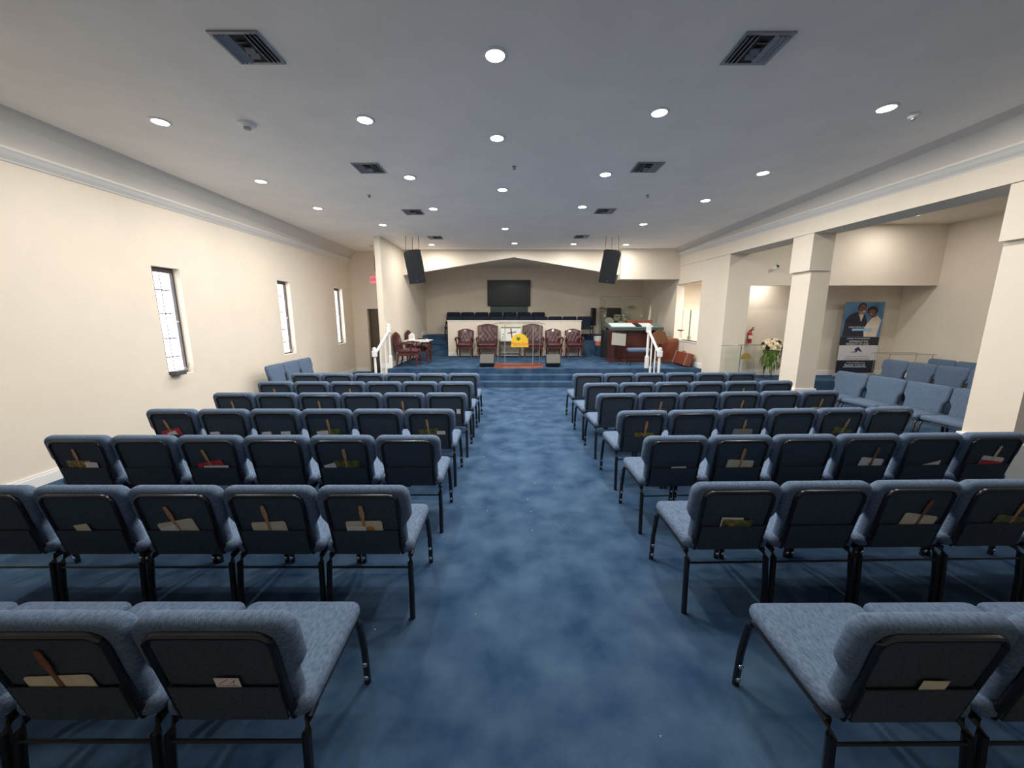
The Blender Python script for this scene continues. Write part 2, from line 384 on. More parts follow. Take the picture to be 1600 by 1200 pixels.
b = B()                                            # stepped skirting beside the choir stairs
for k in range(4): box(b, -3.36, -3.34, 13.3 + 0.27 * k, 13.57 + 0.27 * k + (0.9 if k == 3 else 0), 0.57 + 0.17 * k, 0.70 + 0.17 * k)
struct('baseboard_stairs', b, 'trim')

# ================================================================== CEILING FITTINGS
lamps = [(-0.13, 3.3), (-0.17, 4.67), (-0.15, 6.44), (-0.16, 9.16), (0.07, 10.96), (-1.51, 4.27), (1.46, 4.13), (-3.65, 4.31), (3.63, 4.05),
         (-1.49, 5.9), (1.33, 5.78), (-3.76, 6.06), (3.54, 5.73), (-1.48, 7.53), (1.3, 7.4), (-3.64, 7.49), (3.38, 7.01),
         (-2.86, 8.79), (2.89, 8.73), (-2.28, 11.15), (1.73, 11.05), (3.23, 11.15)]
lamp_lab = ['round recessed ceiling light over the centre aisle, farthest from the stage', 'round recessed ceiling light over the aisle, second from the entrance end',
            'round recessed ceiling light over the aisle, third from the entrance end', 'round recessed ceiling light over the aisle just before the stage',
            'round recessed ceiling light above the clear lectern on the stage',
            'round recessed light close to the big ceiling vent on the window half', 'round recessed light close to the big ceiling vent on the pillar half',
            'round recessed light beside the domed smoke detector, window side of ceiling', 'round recessed light beside the small detector at the beam side',
            'round recessed light beside the second vent on the window half', 'round recessed warm light beside the second vent on the pillar half',
            'second recessed light along the window wall counted from the entrance', 'second recessed light along the beam counted from the entrance',
            'round recessed light beside the third vent on the window half', 'round recessed light beside the third vent on the pillar half',
            'third recessed light along the window wall counted from the entrance', 'third recessed light along the beam counted from the entrance',
            'last recessed light along the window wall before the stage', 'last recessed light along the beam before the stage',
            'small recessed light near the speaker hung by the wing wall', 'small recessed light above the stage inward of the pillar side speaker', 'small recessed light above the stage outward of the pillar side speaker']
def lamp(x, y, z, label, power=1.0, group='recessed ceiling lights'):
    r = thing('recessed_light', label, 'ceiling light', (x, y, z), 0, group)
    b = B(); lathe(b, [(0.072, 0.0), (0.098, 0.0), (0.10, -0.004), (0.085, -0.012), (0.074, -0.010), (0.072, 0.0)], 28, cap=False); obj('trim_ring', b, 'white', r, True)
    b = B(); lathe(b, [(0.074, -0.003), (0.072, -0.008), (0.04, -0.010)], 28); obj('lens', b, 'lens', r, True)
    ld = bpy.data.lights.new('lamp', 'AREA'); ld.shape = 'DISK'; ld.size = 0.15; ld.energy = LAMP_W * power; ld.color = LAMP_COL
    lo = bpy.data.objects.new('lamp_glow', ld); C.objects.link(lo); lo.parent = r; lo.location = (0, 0, -0.02)
for (x, y), lb in zip(lamps, lamp_lab): lamp(x, y, 3.79, lb, 0.80 if abs(x) > 3 else 1.12)
for x, y, p, lb in ((-3.65, 2.55, 0.6, 'recessed light above the window block, fourth row back'), (-1.5, 2.55, 0.6, 'recessed light above the window side of the aisle, fourth row back'),
                    (1.5, 2.45, 0.6, 'recessed light above the pillar side of the aisle, fourth row back'), (3.6, 2.45, 0.6, 'recessed light near the beam, fourth row back')): lamp(x, y, 3.79, lb, p)
lamp(6.6, 7.2, 3.88, 'recessed light in the side ceiling hidden behind the beam', 0.9)
lamp(6.3, 9.6, 2.75, 'recessed light in the alcove ceiling above the extinguisher', 0.3)
lamp(8.43, 8.33, 3.88, 'small recessed light in the side ceiling before the banner alcove', 0.62)
for i, (x, y) in enumerate(((7.6, 5.2), (7.6, 2.0))): lamp(x, y, 3.88, 'recessed light in the side ceiling above the side seating' if i == 0 else 'recessed light in the side ceiling behind the thick pillar', 0.75)
lamp(6.7, 11.2, 2.9, 'recessed light inside the small room behind the pass-through opening', 6.0)
# vents
def vent(x, y, hw, hd, label):
    r = thing('ceiling_vent', label, 'air vent', (x, y, 3.79), 0, 'ceiling air vents')
    b = B(); t = 0.025
    for q in ((-hw - t, hw + t, -hd - t, -hd), (-hw - t, hw + t, hd, hd + t), (-hw - t, -hw, -hd, hd), (hw, hw + t, -hd, hd)): box(b, *q, -0.012, 0.0)
    obj('frame', b, 'louver', r)
    b = B(); box(b, -hw, hw, -hd, hd, -0.003, 0.0); obj('backing', b, 'ventdark', r)
    for k in range(3):
        for s in (-1, 1):
            b = B(); u = hw - 0.02 - k * 0.034
            box(b, -0.02, 0.02, -hd, hd, -0.0015, 0.0015, 0, Matrix.Translation((s * u, 0, -0.012)) @ Matrix.Rotation(s * 0.7, 4, 'Y')); obj('slat', b, 'louver', r)
    for k in range(4):
        b = B(); s = -1 if k < 2 else 1; u = 0.02 + (k % 2) * 0.055
        box(b, -hw + 0.12, hw - 0.12, -0.02, 0.02, -0.0015, 0.0015, 0, Matrix.Translation((0, s * u - 0.0, -0.012)) @ Matrix.Rotation(-s * 0.7, 4, 'X')); obj('slat', b, 'louver', r)
for x, y, lb in ((-1.98, 3.22, 'big square air vent in the ceiling, window half, farthest from the stage'), (1.84, 3.23, 'big square air vent in the ceiling, pillar half, farthest from the stage'),
                 (-1.95, 5.55, 'second ceiling vent from the entrance end on the window half'), (1.83, 5.52, 'second ceiling vent from the entrance end on the pillar half'),
                 (-1.92, 7.75, 'third ceiling vent from the entrance end on the window half'), (1.79, 7.69, 'third ceiling vent from the entrance end on the pillar half'),
                 (-1.98, 10.18, 'ceiling vent just inward of the speaker by the wing wall'), (1.77, 10.07, 'ceiling vent just inward of the speaker on the pillar side')):
    vent(x, y, 0.155, 0.15, lb)
def detector(x, y, z, r0, label):
    b = B(); lathe(b, [(r0, 0), (r0, -0.02), (r0 * 0.75, -0.035), (r0 * 0.45, -0.04)], 20, Matrix.Translation((x, y, z))); o = tag(obj('smoke_detector', b, 'white', None, True), label, 'smoke detector', 'smoke detectors')
    b = B(); lathe(b, [(r0 * 0.42, -0.038), (r0 * 0.4, -0.055), (r0 * 0.2, -0.06)], 14, Matrix.Translation((x, y, z))); obj('sensor', b, 'louver', o, True)
detector(-2.78, 4.35, 3.79, 0.085, 'white domed smoke detector beside the recessed light on the window half')
detector(4.01, 4.16, 3.79, 0.05, 'small round detector near the ceiling edge on the beam side')
detector(-4.0, 11.2, 3.79, 0.06, 'small round detector on the ceiling above the exit sign')
for x, y, lb in ((0.03, 5.5, 'tiny ceiling sprinkler head over the centre aisle'), (-2.39, 6.73, 'flat ceiling sprinkler cover on the window half'), (2.27, 6.73, 'flat ceiling sprinkler cover on the pillar half')):
    b = B(); lathe(b, [(0.03, 0), (0.03, -0.005), (0.01, -0.008), (0.01, -0.03), (0.022, -0.032), (0.022, -0.036)], 14, Matrix.Translation((x, y, 3.79))); tag(obj('sprinkler_head', b, 'louver', None, True), lb, 'sprinkler', 'ceiling sprinklers')

# exit sign, wall grille
r = thing('exit_sign', 'glowing pink exit sign on the wall above the brown door', 'exit sign', (-4.31, 12.2, 2.92))
b = B(); box(b, -0.15, 0.15, -0.05, 0, -0.10, 0.10, 0.006); obj('housing', b, 'exitpink', r)
text('lettering', 'EXIT', 0.15, 'exitred', face_cam(0, -0.052, 0), r, sx=0.8)
r = thing('wall_grille', 'narrow brown wall grille high above the exit sign', 'grille', (-4.24, 12.2, 3.42))
b = B(); box(b, -0.055, 0.055, -0.02, 0, -0.24, 0.24); obj('frame', b, 'darkwood', r)
b = B()
for k in range(14): box(b, -0.045, 0.045, -0.026, -0.018, -0.22 + k * 0.032, -0.205 + k * 0.032)
obj('louvres', b, 'brown', r)

# ================================================================== CHAIRS
LN = math.radians(11); cL, sL = math.cos(LN), math.sin(LN)
def bk(x, v, t): return (x, 0.045 - v * sL + t * cL, 0.44 + v * cL + t * sL)
def make_chair(label):
    r = thing('church_chair', label, 'chair')
    b = B(); sp = rrect(-0.2625, 0.2625, 0.03, 0.505, 0.045)
    pillow(b, sp, 0.405, 0.478, 0.033, lambda x, y, t: (x, y, t + (y - 0.03) * 0.035), 0.014); obj('seat', b, 'fabric', r, True, 1.2)
    hw = 0.263
    out = [(0.222, 0.0), (0.224, 0.145), (0.230, 0.165), (hw - 0.008, 0.205), (hw, 0.225), (hw, 0.355)]
    for k in range(1, 6): a = PI / 2 * k / 5; out.append((hw - 0.06 + 0.06 * math.cos(a), 0.356 + 0.06 * math.sin(a)))
    out = out + [(-x, v) for x, v in out[::-1]]
    b = B(); pillow(b, out, 0.0, 0.072, 0.03, bk, 0.012); obj('backrest', b, 'fabric', r, True, 1.2)
    pin = [(0.197, -0.03), (0.199, 0.14), (0.203, 0.322)]
    for k in range(1, 6): a = PI / 2 * k / 5; pin.append((0.153 + 0.05 * math.cos(a), 0.332 + 0.05 * math.sin(a)))
    pin = pin + [(-x, v) for x, v in pin[::-1]]
    b = B(); prism(b, pin, lambda x, v: bk(x, v, 0.004), lambda x, v: bk(x, v, -0.006)); pn = obj('back_panel', b, 'fabdark', r)
    b = B(); pk = [(-0.184, -0.025), (0.184, -0.025), (0.187, 0.148), (-0.187, 0.148)]
    prism(b, pk, lambda x, v: bk(x, v, -0.018), lambda x, v: bk(x, v, -0.022))
    for s in (-1, 1): prism(b, [(s * 0.184, -0.025), (s * 0.18, -0.025), (s * 0.183, 0.148), (s * 0.187, 0.148)], lambda x, v: bk(x, v, -0.0055), lambda x, v: bk(x, v, -0.019))
    prism(b, [(-0.184, -0.025), (0.184, -0.025), (0.184, -0.02), (-0.184, -0.02)], lambda x, v: bk(x, v, -0.0055), lambda x, v: bk(x, v, -0.019))
    obj('pocket', b, 'fabdark', pn)
    b = B(); tr = [bk(x * 1.0, v, -0.006) for x, v in pin]; tube(b, tr, 0.012, 8); obj('back_trim', b, 'black', r, True)
    for s in (-1, 1):
        b = B(); tube(b, [(s * 0.236, 0.47, 0.395), (s * 0.240, 0.495, 0.37), (s * 0.247, 0.515, 0.2), (s * 0.247, 0.525, 0.0)], 0.0165, 8); lg = obj('leg', b, 'black', r, True)
        for zz, yy in ((0.045, 0.522), (0.125, 0.518)):
            b = B(); lathe(b, [(0.013, 0), (0.013, 0.003), (0.009, 0.006)], 12, Matrix.Translation((s * 0.247, yy - 0.0155, zz)) @ Matrix.Rotation(PI / 2, 4, 'X')); obj('bolt', b, 'chrome', lg, True)
        b = B(); tube(b, [(s * 0.236, 0.10, 0.392), (s * 0.238, 0.055, 0.388), (s * 0.242, 0.028, 0.355), (s * 0.247, 0.012, 0.2), (s * 0.247, 0.0, 0.0)], 0.0165, 8); obj('leg', b, 'black', r, True)
    b = B()
    for s in (-1, 1): tube(b, [(s * 0.236, 0.09, 0.392), (s * 0.236, 0.475, 0.402)], 0.012, 8)
    for yy, zz in ((0.11, 0.393), (0.46, 0.402)): tube(b, [(-0.236, yy, zz), (0.236, yy, zz)], 0.010, 8)
    for s in (-1, 1): tube(b, [(s * 0.236, 0.09, 0.392), (s * 0.215, 0.06, 0.42), bk(s * 0.207, 0.0, -0.004), bk(s * 0.207, 0.05, -0.004)], 0.010, 8)
    obj('seat_frame', b, 'black', r, True)
    b = B(); tube(b, [(-0.247, 0.02, 0.33), (0.247, 0.02, 0.33)], 0.0065, 8); obj('stretcher', b, 'black', r, True)
    return r
ORD = ['first', 'second', 'third', 'fourth', 'fifth', 'sixth', 'seventh', 'eighth', 'ninth', 'tenth']
chair0 = None
def place(x, y, z, rz, label, group, **k):
    global chair0
    if chair0 is None:
        chair0 = make_chair(label); chair0.location = (x, y, z); chair0.rotation_euler = (0, 0, rz); chair0['group'] = group; return chair0
    return dup(chair0, (x, y, z), rz, label, group, **k)
P = 0.535
chairs = {}
#  row key, row from stage, aisle-end X, depth, count, turn in degrees
left = [('A', 6, -0.705, 1.055, 4, 0), ('B', 5, -0.586, 1.985, 5, 0), ('C', 4, -0.580, 2.90, 6, 0), ('D', 3, -0.592, 3.77, 6, 0), ('E', 2, -0.562, 4.61, 6, 0), ('F', 1, -0.562, 5.42, 6, 0), ('G', 0, -0.548, 6.225, 6, 0)]
right = [('A', 6, 1.10, 1.045, 3, 0.3), ('B', 5, 1.045, 2.025, 5, 1.2), ('C', 4, 1.062, 2.88, 6, 1.9), ('D', 3, 1.072, 3.685, 6, 3.3), ('E', 2, 1.050, 4.55, 6, 3.8), ('F', 1, 1.028, 5.285, 6, 4.2), ('G', 0, 1.018, 6.19, 6, 3.0)]
note = {('L', 'A', 1): 'with a scribbled paper', ('L', 'A', 2): 'with a yellowish fan', ('L', 'B', 1): 'with an orange printed fan', ('L', 'C', 4): 'with a red fan', ('R', 'C', 6): 'with a red fan', ('R', 'B', 1): 'with photo cards'}
for side, rows in (('L', left), ('R', right)):
    blk = 'window block' if side == 'L' else 'pillar block'
    for key, rs, xe, y, n, deg in rows:
        a = math.radians(deg); s = -1 if side == 'L' else 1
        rp = P if key in 'ABCDE' else (0.531 if key == 'F' else 0.530)
        for k in range(n):
            d = 0.265 + k * rp
            x = xe + s * d * math.cos(a); yy = y + d * math.sin(a) * s
            nt = note.get((side, key, k + 1), '')
            pos = 'aisle-end blue chair' if k == 0 else '%s blue chair from the aisle' % ORD[k]
            lb = '%s%s, %s row from stage, %s' % (pos, (' ' + nt) if nt else '', ORD[rs], blk)
            c = place(x, yy, 0, a, lb, 'blue chairs in rows, %s' % blk)
            chairs[(side, key, k + 1)] = Matrix.Translation((x, yy, 0)) @ Matrix.Rotation(a, 4, 'Z')
# three chairs against the window wall, facing in
for k, y in enumerate((7.38, 7.92, 8.46)):
    place(-4.74, y, 0, -PI / 2, '%s blue chair with its back to the window wall, counted from the entrance' % ORD[k], 'chairs along the window wall')
# side seating beyond the pillars, facing the hall
for k, (x, y) in enumerate(((5.78, 6.31), (5.85, 5.776), (5.92, 5.242), (5.99, 4.708))):
    place(x + 0.04, y, 0, PI / 2 + 0.13, '%s chair from the banner in the side seating row just behind the pillars' % ORD[k], 'side seating facing the hall')
for k, y in enumerate((8.12, 7.58, 7.04, 6.50)):
    place(8.40, y, 0, PI / 2 + 0.04, '%s chair from the alcove in the middle row of side seating' % ORD[k], 'side seating facing the hall')
for k, y in enumerate((8.22, 7.68)):
    place(9.52, y, 0, PI / 2 + 0.04, '%s chair from the alcove in the side seating row by the far wall' % ORD[k], 'side seating facing the hall')
# choir chairs behind the half wall
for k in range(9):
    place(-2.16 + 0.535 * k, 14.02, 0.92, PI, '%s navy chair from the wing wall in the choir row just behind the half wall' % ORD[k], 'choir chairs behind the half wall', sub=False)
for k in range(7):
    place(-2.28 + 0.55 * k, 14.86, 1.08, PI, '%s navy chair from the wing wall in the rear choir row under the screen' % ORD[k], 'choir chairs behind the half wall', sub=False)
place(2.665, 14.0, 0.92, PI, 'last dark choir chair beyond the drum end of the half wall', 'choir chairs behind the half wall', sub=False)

for o in list(C.objects):                            # choir seats and backrests take a darker navy colour than the hall chairs
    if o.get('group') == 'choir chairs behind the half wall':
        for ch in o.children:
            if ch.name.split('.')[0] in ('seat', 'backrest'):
                ch.material_slots[0].link = 'OBJECT'; ch.material_slots[0].material = M['choirnavy']
# ================================================================== FANS AND PAPERS IN THE POCKETS
BKM = Matrix(((1, 0, 0, 0), (0, -sL, -cL, 0.045), (0, cL, -sL, 0.44), (0, 0, 0, 1)))        # (x, v, rearward)
blkname = {'L': 'window block', 'R': 'pillar block'}
rown = {k: ORD[rs] for k, rs, *_ in left}
def seatname(side, key, k): return 'on %s, %s row from stage, %s' % ('aisle-end chair' if k == 1 else '%s chair from aisle' % ORD[k - 1], rown[key], blkname[side])
def put(o, side, key, k, x, ang, v=0.0): o.matrix_world = chairs[(side, key, k)] @ BKM @ Matrix.Translation((x, v, 0.0125)) @ Matrix.Rotation(ang, 4, 'Z')
def fan(side, key, k, m, x=0.0, ang=0.0, vis=0.058, desc='white', wd=0.105, pr=None, stick='stick'):
    """card with its lower part in the pocket, wooden handle pointing up"""
    b = B(); vis += 0.010; pl = rrect(-wd, wd, 0.03, 0.148 + vis, 0.014, 3)
    prism(b, pl, lambda x, v: (x, v, -0.0012), lambda x, v: (x, v, 0.0012))
    o = tag(obj('hand_fan', b, m), '%s fan %s' % (desc, seatname(side, key, k)), 'hand fan', 'hand fans in the chair pockets')
    b = B(); st = [(-0.010, 0.09), (0.010, 0.09), (0.0085, 0.20), (0.0075, 0.225), (0.013, 0.26), (0.014, 0.285), (0.011, 0.31), (0.012, 0.325), (0.006, 0.335), (-0.006, 0.335), (-0.012, 0.325), (-0.011, 0.31), (-0.014, 0.285), (-0.013, 0.26), (-0.0075, 0.225), (-0.0085, 0.20)]
    prism(b, [(x, v - 0.012) for x, v in st], lambda x, v: (x, v, 0.0012), lambda x, v: (x, v, 0.0040)); obj('handle', b, stick, o)
    if pr:
        b = B()
        for px, pv, rx, rv in pr[1]: prism(b, [(px + rx * math.cos(q * PI / 6), pv + rv * math.sin(q * PI / 6)) for q in range(12)], lambda x, v: (x, v, 0.0012), lambda x, v: (x, v, 0.0018))
        obj('print', b, pr[0], o)
    put(o, side, key, k, x, ang)
def slip(side, key, k, x, ang, wd=0.05, top=0.195, m='paper', desc='white paper slip', pr=None, poly=None):
    b = B(); pl = poly or [(-wd, 0.05), (wd, 0.05), (wd, top), (-wd, top)]
    prism(b, pl, lambda x, v: (x, v, 0.0042), lambda x, v: (x, v, 0.0050))
    o = tag(obj('paper_slip', b, m), '%s %s' % (desc, seatname(side, key, k)), 'paper', 'papers in the chair pockets')
    if pr:
        b = B()
        for q in pr[1]: prism(b, q, lambda x, v: (x, v, 0.005), lambda x, v: (x, v, 0.0054))
        obj('print', b, pr[0], o)
    put(o, side, key, k, x, ang)
scr = [[(-0.03, 0.165), (-0.028, 0.162), (0.005, 0.185), (0.003, 0.188)], [(0.0, 0.16), (0.003, 0.16), (0.03, 0.182), (0.027, 0.185)], [(-0.035, 0.155), (0.035, 0.152), (0.035, 0.155), (-0.035, 0.158)], [(0.018, 0.155), (0.021, 0.155), (0.025, 0.178), (0.022, 0.178)]]
slip('L', 'A', 1, 0.02, 0.0, 0.042, 0.193, desc='pink-scribbled paper', pr=('pinkink', scr))
fan('L', 'A', 2, 'card', 0.0, 0.06, 0.04, 'yellowish cream', 0.115, stick='brown')
fan('L', 'A', 3, 'cardyel', 0.06, -0.12, 0.03, 'dark', stick='brown')
fan('L', 'B', 1, 'card', 0.0, 0.02, 0.055, 'cream orange-printed', pr=('orange', [(0.03, 0.155, 0.028, 0.022)]))
slip('L', 'B', 1, -0.05, 0.0, 0.055, 0.178, desc='folded white paper')
fan('L', 'B', 2, 'card', -0.01, 0.05, 0.05, 'plain tan', 0.10)
fan('L', 'B', 3, 'card', 0.02, 0.20, 0.06, 'pale tilted', 0.11)
slip('L', 'B', 3, -0.02, 0.28, 0.05, 0.185, desc='narrow white paper')
slip('L', 'B', 4, 0.0, 0.18, 0.042, 0.195, 'card', desc='small cream card')
fan('L', 'C', 2, 'cardgreen', 0.03, 0.03, 0.055, 'green photo')
slip('L', 'C', 2, -0.06, 0.30, 0.048, 0.19, desc='tilted white flyer')
fan('L', 'C', 4, 'cardred', 0.02, 0.22, 0.05, 'red')
slip('L', 'C', 4, 0.03, 0.02, 0.10, 0.168, desc='wide white envelope')
fan('L', 'C', 6, 'cardyel', -0.02, 0.0, 0.055, 'olive photo', 0.10)
slip('L', 'C', 6, 0.07, -0.06, 0.05, 0.20, desc='white flyer')
fan('L', 'D', 1, 'cardgreen', 0.0, 0.08, 0.055, 'green photo'); slip('L', 'D', 1, 0.12, 0.03, 0.045, 0.19, desc='small white card')
fan('L', 'D', 3, 'cardgreen', 0.03, 0.05, 0.05, 'dark green'); slip('L', 'D', 3, -0.04, 0.1, 0.06, 0.19, desc='white flyer')
slip('L', 'D', 4, 0.10, 0.05, 0.05, 0.185, desc='white flyer'); slip('L', 'D', 4, -0.09, 0.12, 0.05, 0.18, desc='tilted white flyer')
slip('L', 'D', 5, -0.1, 0.1, 0.05, 0.18, desc='white flyer')
fan('L', 'D', 6, 'cardred', 0.0, 0.22, 0.05, 'red'); slip('L', 'D', 6, 0.03, 0.35, 0.05, 0.19, desc='tilted white flyer')
slip('L', 'E', 1, 0.15, 0.0, 0.025, 0.215, desc='tiny white tag')
for k, x in ((2, 0.0), (4, 0.02), (6, 0.0)): fan('L', 'E', k, 'cardgreen', x, 0.05, 0.04, 'green')
for k, x in ((4, 0.05), (6, 0.0)): fan('L', 'F', k, 'card', x, 0.04, 0.04, 'cream')
slip('R', 'A', 1, 0.03, -0.04, 0.045, 0.19, 'card', desc='small cream card')
fan('R', 'A', 2, 'cardyel', 0.0, -0.1, 0.03, 'dark', stick='brown')
slip('R', 'B', 1, -0.02, -0.03, 0.065, 0.212, desc='tall white leaflet')
for q, (x, m_, w_, t_, d_) in enumerate(((-0.02, 'cardyel', 0.062, 0.198, 'green photo card'), (0.055, 'cardgreen', 0.045, 0.195, 'dark photo card'))):
    b = B(); prism(b, [(-w_, 0.05), (w_, 0.05), (w_, t_), (-w_, t_)], lambda x, v: (x, v, 0.0058 + q * 0.001), lambda x, v: (x, v, 0.0065 + q * 0.001)); o = tag(obj('photo_card', b, m_), '%s %s' % (d_, seatname('R', 'B', 1)), 'card', 'papers in the chair pockets'); put(o, 'R', 'B', 1, x, -0.06)
fan('R', 'B', 3, 'card', 0.02, -0.16, 0.06, 'beige', 0.105, pr=('paper', [(0.0, 0.172, 0.04, 0.008)]), stick='brown')
fan('R', 'B', 4, 'cardgreen', 0.06, -0.16, 0.04, 'dark')
slip('R', 'C', 1, 0.04, 0.02, 0.062, 0.162, desc='long white envelope')
fan('R', 'C', 2, 'card', 0.0, -0.06, 0.058, 'plain white', 0.11)
fan('R', 'C', 4, 'paper', 0.03, -0.12, 0.06, 'white orange-printed', 0.10, pr=('orange', [(0.0, 0.165, 0.022, 0.016)]), stick='brown')
slip('R', 'C', 5, 0.04, 0.0, 0.05, 0.19, desc='pointed white paper', poly=[(-0.07, 0.05), (0.07, 0.05), (0.07, 0.195), (0.05, 0.185), (-0.07, 0.15)])
fan('R', 'C', 6, 'paper', 0.0, -0.14, 0.06, 'red and white', 0.10, stick='card'); slip('R', 'C', 6, 0.0, -0.14, 0.10, 0.18, 'cardred', desc='red leaflet')
fan('R', 'D', 1, 'cardyel', 0.02, -0.05, 0.03, 'black-yellow photo'); fan('R', 'D', 3, 'wickergrey', 0.0, -0.03, 0.055, 'rounded grey'); fan('R', 'D', 5, 'cardgreen', 0.0, -0.22, 0.045, 'green')
for k in (2, 4, 6): fan('R', 'E', k, 'card', 0.0, -0.08, 0.04, 'cream')
fan('R', 'F', 5, 'card', 0.0, -0.05, 0.05, 'cream')

# ================================================================== STAGE
# hanging speakers
def speaker(x, rz, label):
    r = thing('hanging_speaker', label, 'loudspeaker', (x, 10.15, 3.07), rz, 'hanging loudspeakers')
    b = B(); T = Matrix.Rotation(-rz * 0.8, 4, 'Y') @ Matrix.Rotation(0.34, 4, 'X')
    prism(b, [(-0.21, -0.24), (0.21, -0.24), (0.21, 0.02), (0.12, 0.22), (-0.12, 0.22), (-0.21, 0.02)], lambda p, q: T @ Vector((p, q, -0.38)), lambda p, q: T @ Vector((p, q, 0.38))); obj('cabinet', b, 'matte', r)
    b = B(); box(b, -0.205, 0.205, -0.252, -0.24, -0.375, 0.375, 0.004, T); g = obj('grille', b, 'grille', r)
    b = B(); box(b, -0.018, 0.018, -0.256, -0.252, -0.335, -0.315, 0, T); obj('badge', b, 'chrome', g)
    for px, py in ((-0.17, 0.0), (0.17, 0.0), (0.0, 0.16)):
        b = B(); p = T @ Vector((px, py, 0.375)); tube(b, [p, (p.x * 0.9, p.y, 0.72)], 0.006, 6); obj('hanging_cable', b, 'black', r)
speaker(-2.52, 0.16, 'black loudspeaker hung from the ceiling beside the wing wall'); speaker(2.53, -0.16, 'black loudspeaker hung from the ceiling on the drum side')
# screen on the back wall
r = thing('tv', 'large black television high on the wall behind the choir', 'television', (-0.12, 15.0, 2.66))
b = B(); box(b, -0.83, 0.83, -0.09, -0.02, -0.49, 0.49, 0.008); obj('casing', b, 'matte', r)
b = B(); box(b, -0.81, 0.81, -0.094, -0.09, -0.465, 0.47); obj('screen', b, 'screen', r)
b = B(); box(b, -0.3, 0.3, -0.02, 0.0, -0.2, 0.2); obj('wall_bracket', b, 'black', r)
b = B(); box(b, -0.85, 0.62, 14.975, 15.0, 1.92, 2.17, 0.004); tag(obj('board', b, 'teal'), 'dark green board on the wall right under the television', 'board')

# maroon chairs
def tufted(bm, hw, z0, z1, peak, y0, lean, th, nx=16, nz=18, cols=4, rows=5, wing=0.0):
    def top(u): return z1 + peak * math.cos(u * PI / 2) ** 1.5
    F, R = [], []
    for j in range(nz + 1):
        fr, rr = [], []
        for i in range(nx + 1):
            u = -1 + 2 * i / nx; v = j / nz
            x = hw * u * (0.93 + 0.07 * v); z = z0 + (top(u) - z0) * v
            a = u * cols / 2 + v * rows / 2; c = u * cols / 2 - v * rows / 2
            t = (abs(math.sin(PI * a)) * abs(math.sin(PI * c))) ** 0.5
            e = min(1.0, (1 - abs(u)) * 5) * min(1.0, (1 - v) * 6) * min(1.0, v * 6)
            y = y0 + lean * v
            fr.append(bm.verts.new((x, y - th * 0.35 - e * (0.012 + 0.022 * t) - wing * u * u * u * u, z))); rr.append(bm.verts.new((x, y + th * 0.4, z)))
        F.append(fr); R.append(rr)
    for j in range(nz):
        for i in range(nx):
            bm.faces.new((F[j][i], F[j][i + 1], F[j + 1][i + 1], F[j + 1][i])); bm.faces.new((R[j][i], R[j + 1][i], R[j + 1][i + 1], R[j][i + 1]))
    for j in range(nz):
        bm.faces.new((F[j][0], F[j + 1][0], R[j + 1][0], R[j][0])); bm.faces.new((F[j][nx], R[j][nx], R[j + 1][nx], F[j + 1][nx]))
    for i in range(nx):
        bm.faces.new((F[0][i], R[0][i], R[0][i + 1], F[0][i + 1])); bm.faces.new((F[nz][i], F[nz][i + 1], R[nz][i + 1], R[nz][i]))
def maroon_chair(label, high, loc, rz=0.0):
    hw = 0.335 if high else 0.275
    top = 1.04 if high else 0.87
    r = thing('pulpit_chair', label, 'chair', loc, rz, 'maroon tufted chairs on the stage')
    b = B(); pillow(b, rrect(-hw + 0.03, hw - 0.03, -0.30, 0.26, 0.05), 0.36, 0.485, 0.045, lambda x, y, t: (x, y, t), 0.025); obj('seat', b, 'maroon', r, True, 1.2)
    b = B(); tufted(b, hw - (0.0 if high else 0.03), 0.42, top, 0.06, 0.24, 0.10, 0.10, wing=0.05 if high else 0.0, rows=6 if high else 4); obj('backrest', b, 'maroon', r, True, 1.0)
    b = B(); n = 14
    pts = [((hw + 0.004) * (-1 + 2 * i / n) * (1.0 if high else 0.94), 0.345, top + 0.012 + 0.06 * math.cos((-1 + 2 * i / n) * PI / 2) ** 1.5) for i in range(n + 1)]
    h2 = pts[0][0]; tube(b, [(h2 * 0.95, 0.25, 0.42)] + pts + [(-h2 * 0.95, 0.25, 0.42)], 0.018, 8); obj('back_frame', b, 'mahog', r, True)
    b = B(); box(b, -hw + 0.03, hw - 0.03, -0.29, 0.27, 0.30, 0.37, 0.008); obj('seat_rail', b, 'mahog', r)
    for s in (-1, 1):
        b = B(); tube(b, [(s * (hw - 0.02), 0.24, 0.62), (s * (hw + 0.01), 0.1, 0.645), (s * (hw + 0.02), -0.12, 0.655), (s * (hw + 0.02), -0.22, 0.64), (s * (hw + 0.02), -0.26, 0.60)], 0.026, 8); am = obj('armrest', b, 'mahog', r, True)
        b = B(); tube(b, [(s * (hw + 0.018), -0.17, 0.645), (s * (hw + 0.0), -0.12, 0.5), (s * (hw - 0.01), -0.17, 0.36)], 0.022, 8); obj('arm_support', b, 'mahog', am, True)
        b = B(); pillow(b, [(-0.025, -0.1), (0.025, -0.1), (0.025, 0.12), (-0.025, 0.12)], 0.66, 0.69, 0.012, lambda x, y, t: (s * (hw + 0.015) + x, y, t)); obj('arm_pad', b, 'maroon', am, True)
        b = B(); tube(b, [(s * (hw - 0.05), -0.25, 0.33), (s * (hw - 0.03), -0.275, 0.24), (s * (hw - 0.055), -0.26, 0.08), (s * (hw - 0.04), -0.29, 0.0)], [0.036, 0.034, 0.018, 0.022], 8); obj('leg', b, 'mahog', r, True)
        b = B(); tube(b, [(s * (hw - 0.05), 0.24, 0.33), (s * (hw - 0.05), 0.26, 0.15), (s * (hw - 0.05), 0.30, 0.0)], [0.028, 0.022, 0.02], 8); obj('leg', b, 'mahog', r, True)
    return r
Y0 = 12.93
